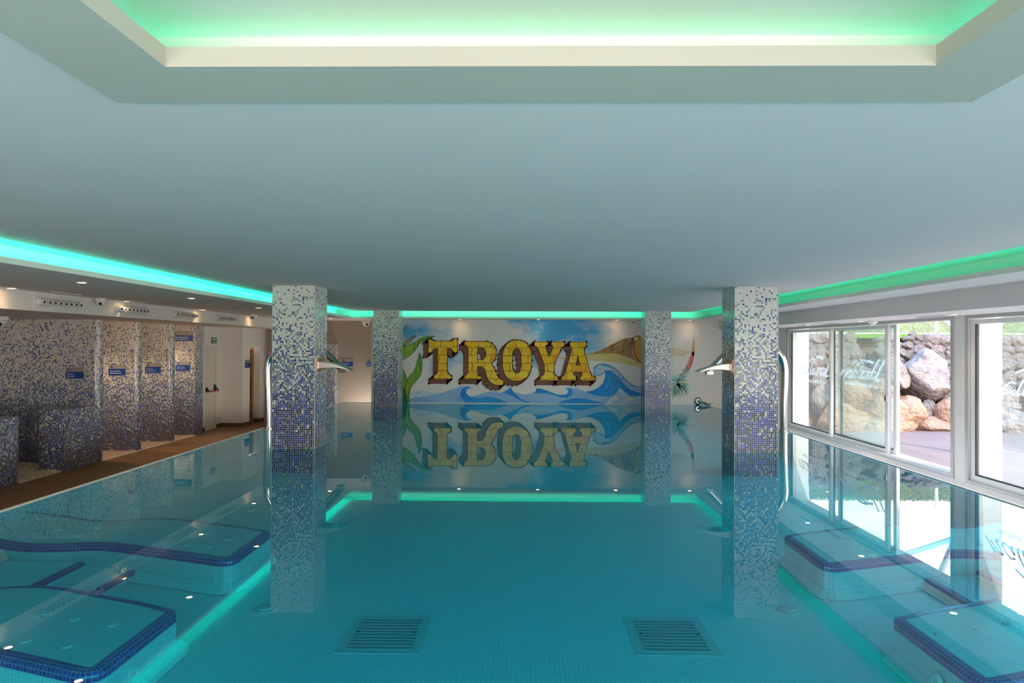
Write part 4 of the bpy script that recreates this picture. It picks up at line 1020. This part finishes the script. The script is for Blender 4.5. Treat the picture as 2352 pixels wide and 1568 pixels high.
# red flower spike with teal rosette
m_ = MB()
paint(m_, [p8(*q) for q in [(2048,430),(2056,600),(2048,700),(2020,700),(2032,560)]], 'm_org', 6, 3)
paint(m_, [p8(*q) for q in [(2022,660),(2050,660),(2042,760),(2010,860),(1960,950),(1900,1035),(1888,985),(1920,900),(1975,800)]], 'm_red', 6, 3)
def blade(cx, cy, ang, ln, bend, wd, mat, L):
    pts = []; x, y, a = cx, cy, ang
    for k in range(7): pts.append((x, y)); x += cos(a)*ln/6; y += sin(a)*ln/6; a += bend/6
    P = [Vector((*p8(*p), 0)) for p in pts]
    for i in range(6):
        d = (P[i+1]-P[i]).normalized(); nv = Vector((-d.y, d.x, 0)); w0 = wd*(1-i/6)*(.4+min(1, i/2)*.6); w1 = wd*(1-(i+1)/6)
        m_.face([P3(P[i]+nv*w0, L), P3(P[i+1]+nv*w1, L), P3(P[i+1]-nv*w1, L), P3(P[i]-nv*w0, L)], mat)
rr = random.Random(3)
for k in range(90):
    a = rr.uniform(-pi, pi); a = a if rr.random() < .5 else rr.uniform(-.9, 2.6)
    bend = 1.3 if cos(a) > 0 else -1.3
    blade(1815, 1120, a, rr.uniform(140, 250)*(1 if sin(a) > -.3 else .8), bend*rr.uniform(.4, 1), .022, rr.choice(['m_teal', 'm_teal2', 'm_teal', 'm_yel' if rr.random() < .4 else 'm_teal2']), 7+rr.randint(0, 3))
for k in range(40):
    t = rr.random(); cx = 1830+(1940-1830)*t; cy = 1100-(1100-930)*t
    blade(cx, cy, rr.uniform(-2.6, -.1), rr.uniform(60, 120), rr.uniform(-.6, .6), .014, rr.choice(['m_teal', 'm_teal2']), 7+rr.randint(0, 3))
m_.build('painted_flower', mural)

# ================================================================== OUTSIDE
c = MB(); c.face([(8.6,-9,-.45), (24,-9,-.45), (24,26,-.45), (8.6,26,-.45)], 'patio'); struct('floor_patio', c)
# bank behind the boulders
m_ = MB(); rows = []
for j in range(10):
    t = j/9; rows.append([(x, 20.9+.14*abs(x-12.5)*0+t*1.9+.25*noise.noise(Vector((x, t*3, 0))), -.46+t*2.82) for x in [8.8+k*.7 for k in range(23)]])
m_.grid(rows, 'soil'); tag(m_.build('earth_bank', None, (12, 21.5, -.45)), 'dark earth bank showing between the boulders outside', 'bank')
# right hand part of the rock wall turns toward the house
def rock_mesh(seed, sub=3):
    me = bpy.data.meshes.new('boulder'); import bmesh
    bm = bmesh.new(); bmesh.ops.create_icosphere(bm, subdivisions=sub, radius=1)
    rr = random.Random(seed); planes = []
    for _ in range(11):
        v = Vector((rr.gauss(0, 1), rr.gauss(0, 1), rr.gauss(0, 1))).normalized(); planes.append((v, rr.uniform(.62, .92)))
    off = Vector((seed*3.1, 0, 0))
    for v in bm.verts:
        p = v.co.copy()
        for nrm, d in planes:
            q = p.dot(nrm)
            if q > d: p -= nrm*(q-d)*.92
        p *= 1+.10*noise.noise(p*2.2+off)+.05*noise.noise(p*5+off)+.02*noise.noise(p*11+off)
        v.co = p*1.12
    bm.to_mesh(me); bm.free()
    for pl in me.polygons: pl.use_smooth = True
    try: me.set_sharp_from_angle(angle=radians(32))
    except Exception: pass
    return me
RM = {}
for kd in ('rock', 'rock_o'):
    RM[kd] = []
    for s_ in range(7):
        me = rock_mesh(s_+(20 if kd == 'rock' else 50), 4); me.materials.append(M[kd]); RM[kd].append(me)
def bank_y(z, x): return 20.55+max(0, (z+.45))*.50
rocks = []
def rock(x, z, rx, rz, kd='rock', label=None, ry=None, ang=None, grp='boulders of the rock wall'):
    me = random.choice(RM[kd]); o = bpy.data.objects.new('boulder', me); COL.objects.link(o)
    ry = ry or (rx+rz)*.42
    o.location = Vector((x, bank_y(z, x), z))*K; o.scale = (rx*K*1.08, ry*K, rz*K*1.08)
    o.rotation_euler = (random.uniform(-.2, .2), random.uniform(-.25, .25) if ang is None else ang, random.uniform(-.3, .3))
    tag(o, label or 'grey boulder stacked in the dry rock wall outside the windows', 'boulder', None if label else grp); rocks.append((x, z, rx, rz)); return o
# traced from the doorway view: zoom px -> world at about Y 20.6
def rz7(x, y): px = 2000+x*.2807; py = 700+y*.2807; X = (px-1200)/1568*20.9; Z = 2-(py-797)/1568*20.9; return X, Z
sc_ = .2807/1568*20.9
traced = [(480,240,35,25),(195,280,55,30),(300,270,60,35),(440,270,50,28),(535,270,45,28),(620,272,45,20),(185,330,45,32),(255,325,35,27),(325,332,50,32),(405,330,50,38),(490,305,30,25),(545,320,28,28),(600,325,50,35),(160,390,45,45),(225,375,50,28),(325,395,62,42),(480,365,58,48),(560,365,34,24),(625,380,40,32),(210,435,55,42),(275,470,60,45),(400,410,42,34),(535,405,45,32),(600,455,62,45),(640,540,42,62),(325,785,52,40),(450,830,48,62),(640,1040,36,44),(375,852,78,66)]
for t_ in traced:
    X, Z = rz7(t_[0], t_[1]); rock(X, Z, t_[2]*sc_, t_[3]*sc_)
X, Z = rz7(175, 575); rock(X, Z, 105*sc_, 140*sc_, 'rock', 'tall weathered boulder left of the giant one in the rock wall', .8)
X, Z = rz7(462, 590); rock(X, Z, 190*sc_, 185*sc_, 'rock', 'giant pale boulder in the middle of the rock wall seen through the open door', .75, .05)
X, Z = rz7(590, 880); rock(X, Z, 120*sc_, 140*sc_, 'rock_o', 'ochre cracked boulder below and right of the giant one', .6)
X, Z = rz7(205, 905); rock(X, Z, 150*sc_, 150*sc_, 'rock_o', 'sunlit orange boulder at the foot of the wall left of the doorway', .6, .2)
X, Z = rz7(430, 975); rock(X, Z, 150*sc_, 75*sc_, 'rock_o', 'low rust brown boulder on the patio at the foot of the rock wall', .5, 0)
rr = random.Random(11)
def fill(x0, x1):
    z = 2.35; 
    while z > -.6:
        big = z < .9
        h = rr.uniform(.42, .62) if big else rr.uniform(.15, .22)
        x = x0+rr.uniform(-.2, 0)
        while x < x1:
            wd = h*rr.uniform(.9, 1.5)
            rock(x+wd, z-h*.6+rr.uniform(-.05, .05), wd*1.05, h*1.1, 'rock_o' if (big and rr.random() < .6) else 'rock')
            x += wd*1.75
        z -= h*1.45
fill(9.1, 10.55); fill(12.95, 17.5)
# describe every loose boulder by where it shows in the windows
def view(p):
    q = Vector(p)*K - Vector((0, 0, ZC*K)); d = q.dot(fw); return 1176+1568*q.dot(r2)/d, 784-1568*q.dot(u2)/d
PANES = [(1846, 1900, 'through the far fixed pane'), (1900, 2025, 'through the closed leaf'), (2025, 2196, 'through the open doorway'), (2290, 2420, 'through the near window')]
ROWS = [(2.15, 9, 'top row'), (1.75, 2.15, 'second row'), (1.3, 1.75, 'middle row'), (.6, 1.3, 'lower row'), (-9, .6, 'bottom row')]
ORD = ['first', 'second', 'third', 'fourth', 'fifth', 'sixth', 'seventh', 'eighth', 'ninth', 'tenth', 'eleventh', 'twelfth', 'thirteenth', 'fourteenth', 'fifteenth', 'sixteenth', 'seventeenth', 'eighteenth', 'nineteenth', 'twentieth']
boxes = {}
for o in [x for x in bpy.data.objects if x.name.startswith('boulder') and x.get('group')]:
    p = o.location/K; px, py = view(p); z = p.z
    pane = next((n for a, b, n in PANES if a <= px < b), None); row = next(n for a, b, n in ROWS if a <= z < b)
    if px > 2440: bpy.data.objects.remove(o); continue
    if pane is None: o['label'] = 'boulder of the outdoor rock wall, mostly hidden behind the window piers'
    else: boxes.setdefault((pane, row), []).append((px, o))
for (pane, row), L in boxes.items():
    L.sort(key=lambda t: t[0])
    for i, (px, o) in enumerate(L):
        o['label'] = '%s rock wall boulder seen %s, %s from the left' % (row, pane, ORD[i])
# forked canopy post just outside, behind the window pier
o = empty('canopy_post', (10.25, 16.3, -.45), 'pale forked steel post of an outdoor canopy, showing only in the water reflection', 'post')
MB().tube([(10.25, 16.3, -.45), (10.25, 16.3, 2.55)], .09, 'alu', 14).build('shaft', o, smooth=True)
MB().tube([(10.25, 16.3, 2.5), (10.28, 18.6, 3.6)], .07, 'alu', 12).build('arm', o, smooth=True)
MB().tube([(10.25, 16.3, 2.5), (9.79, 16.3, 3.6)], .07, 'alu', 12).build('arm', o, smooth=True)
# lawn, hedge, balustrade above the wall
c = MB(); c.box(8.6, 22, 22.3, 26, 2.30, 2.42, 'grass'); o = c.build('lawn', None, (14, 23, 2.3)); tag(o, 'strip of bright green lawn on top of the rock wall', 'lawn', kind='stuff')
m_ = MB()
m_.box(9.2, 22, 24.4, 25.4, 2.42, 3.35, 'leaf_g')
rr = random.Random(5)
for _ in range(9000):
    x = rr.uniform(9.2, 19); f_ = rr.random()
    if f_ < .75: p = Vector((x, 24.4-rr.uniform(0, .09), rr.uniform(2.42, 3.4)))
    else: p = Vector((x, rr.uniform(24.35, 25), 3.35+rr.uniform(0, .08)))
    a = Vector((rr.uniform(-1, 1), rr.uniform(-1, 1), rr.uniform(-1, 1))).normalized()*.045; b = a.cross(Vector((rr.uniform(-1, 1), rr.uniform(-1, 1), rr.uniform(-1, 1)))).normalized()*.028
    m_.face([p-a, p+b, p+a, p-b], 'leaf_g')
tag(m_.build('hedge', None, (14, 24.9, 2.4)), 'clipped green hedge running behind the glass balustrade', 'hedge', kind='stuff')
o = empty('glass_balustrade', (13, 22.6, 2.42), 'glass balustrade with a thin pale rail above the rock wall', 'balustrade')
c = MB(); c.box(8.7, 19, 22.60, 22.63, 2.47, 3.35, 'bal_glass'); c.build('glass_panel', o)
c = MB(); c.box(8.7, 19, 22.57, 22.66, 2.44, 2.475, 'alu_w'); c.build('rail', o)
c = MB()
for x in (9.4, 13.6, 17.4): c.box(x-.03, x+.03, 22.57, 22.66, 2.42, 3.3, 'alu_w')
c.build('post', o)
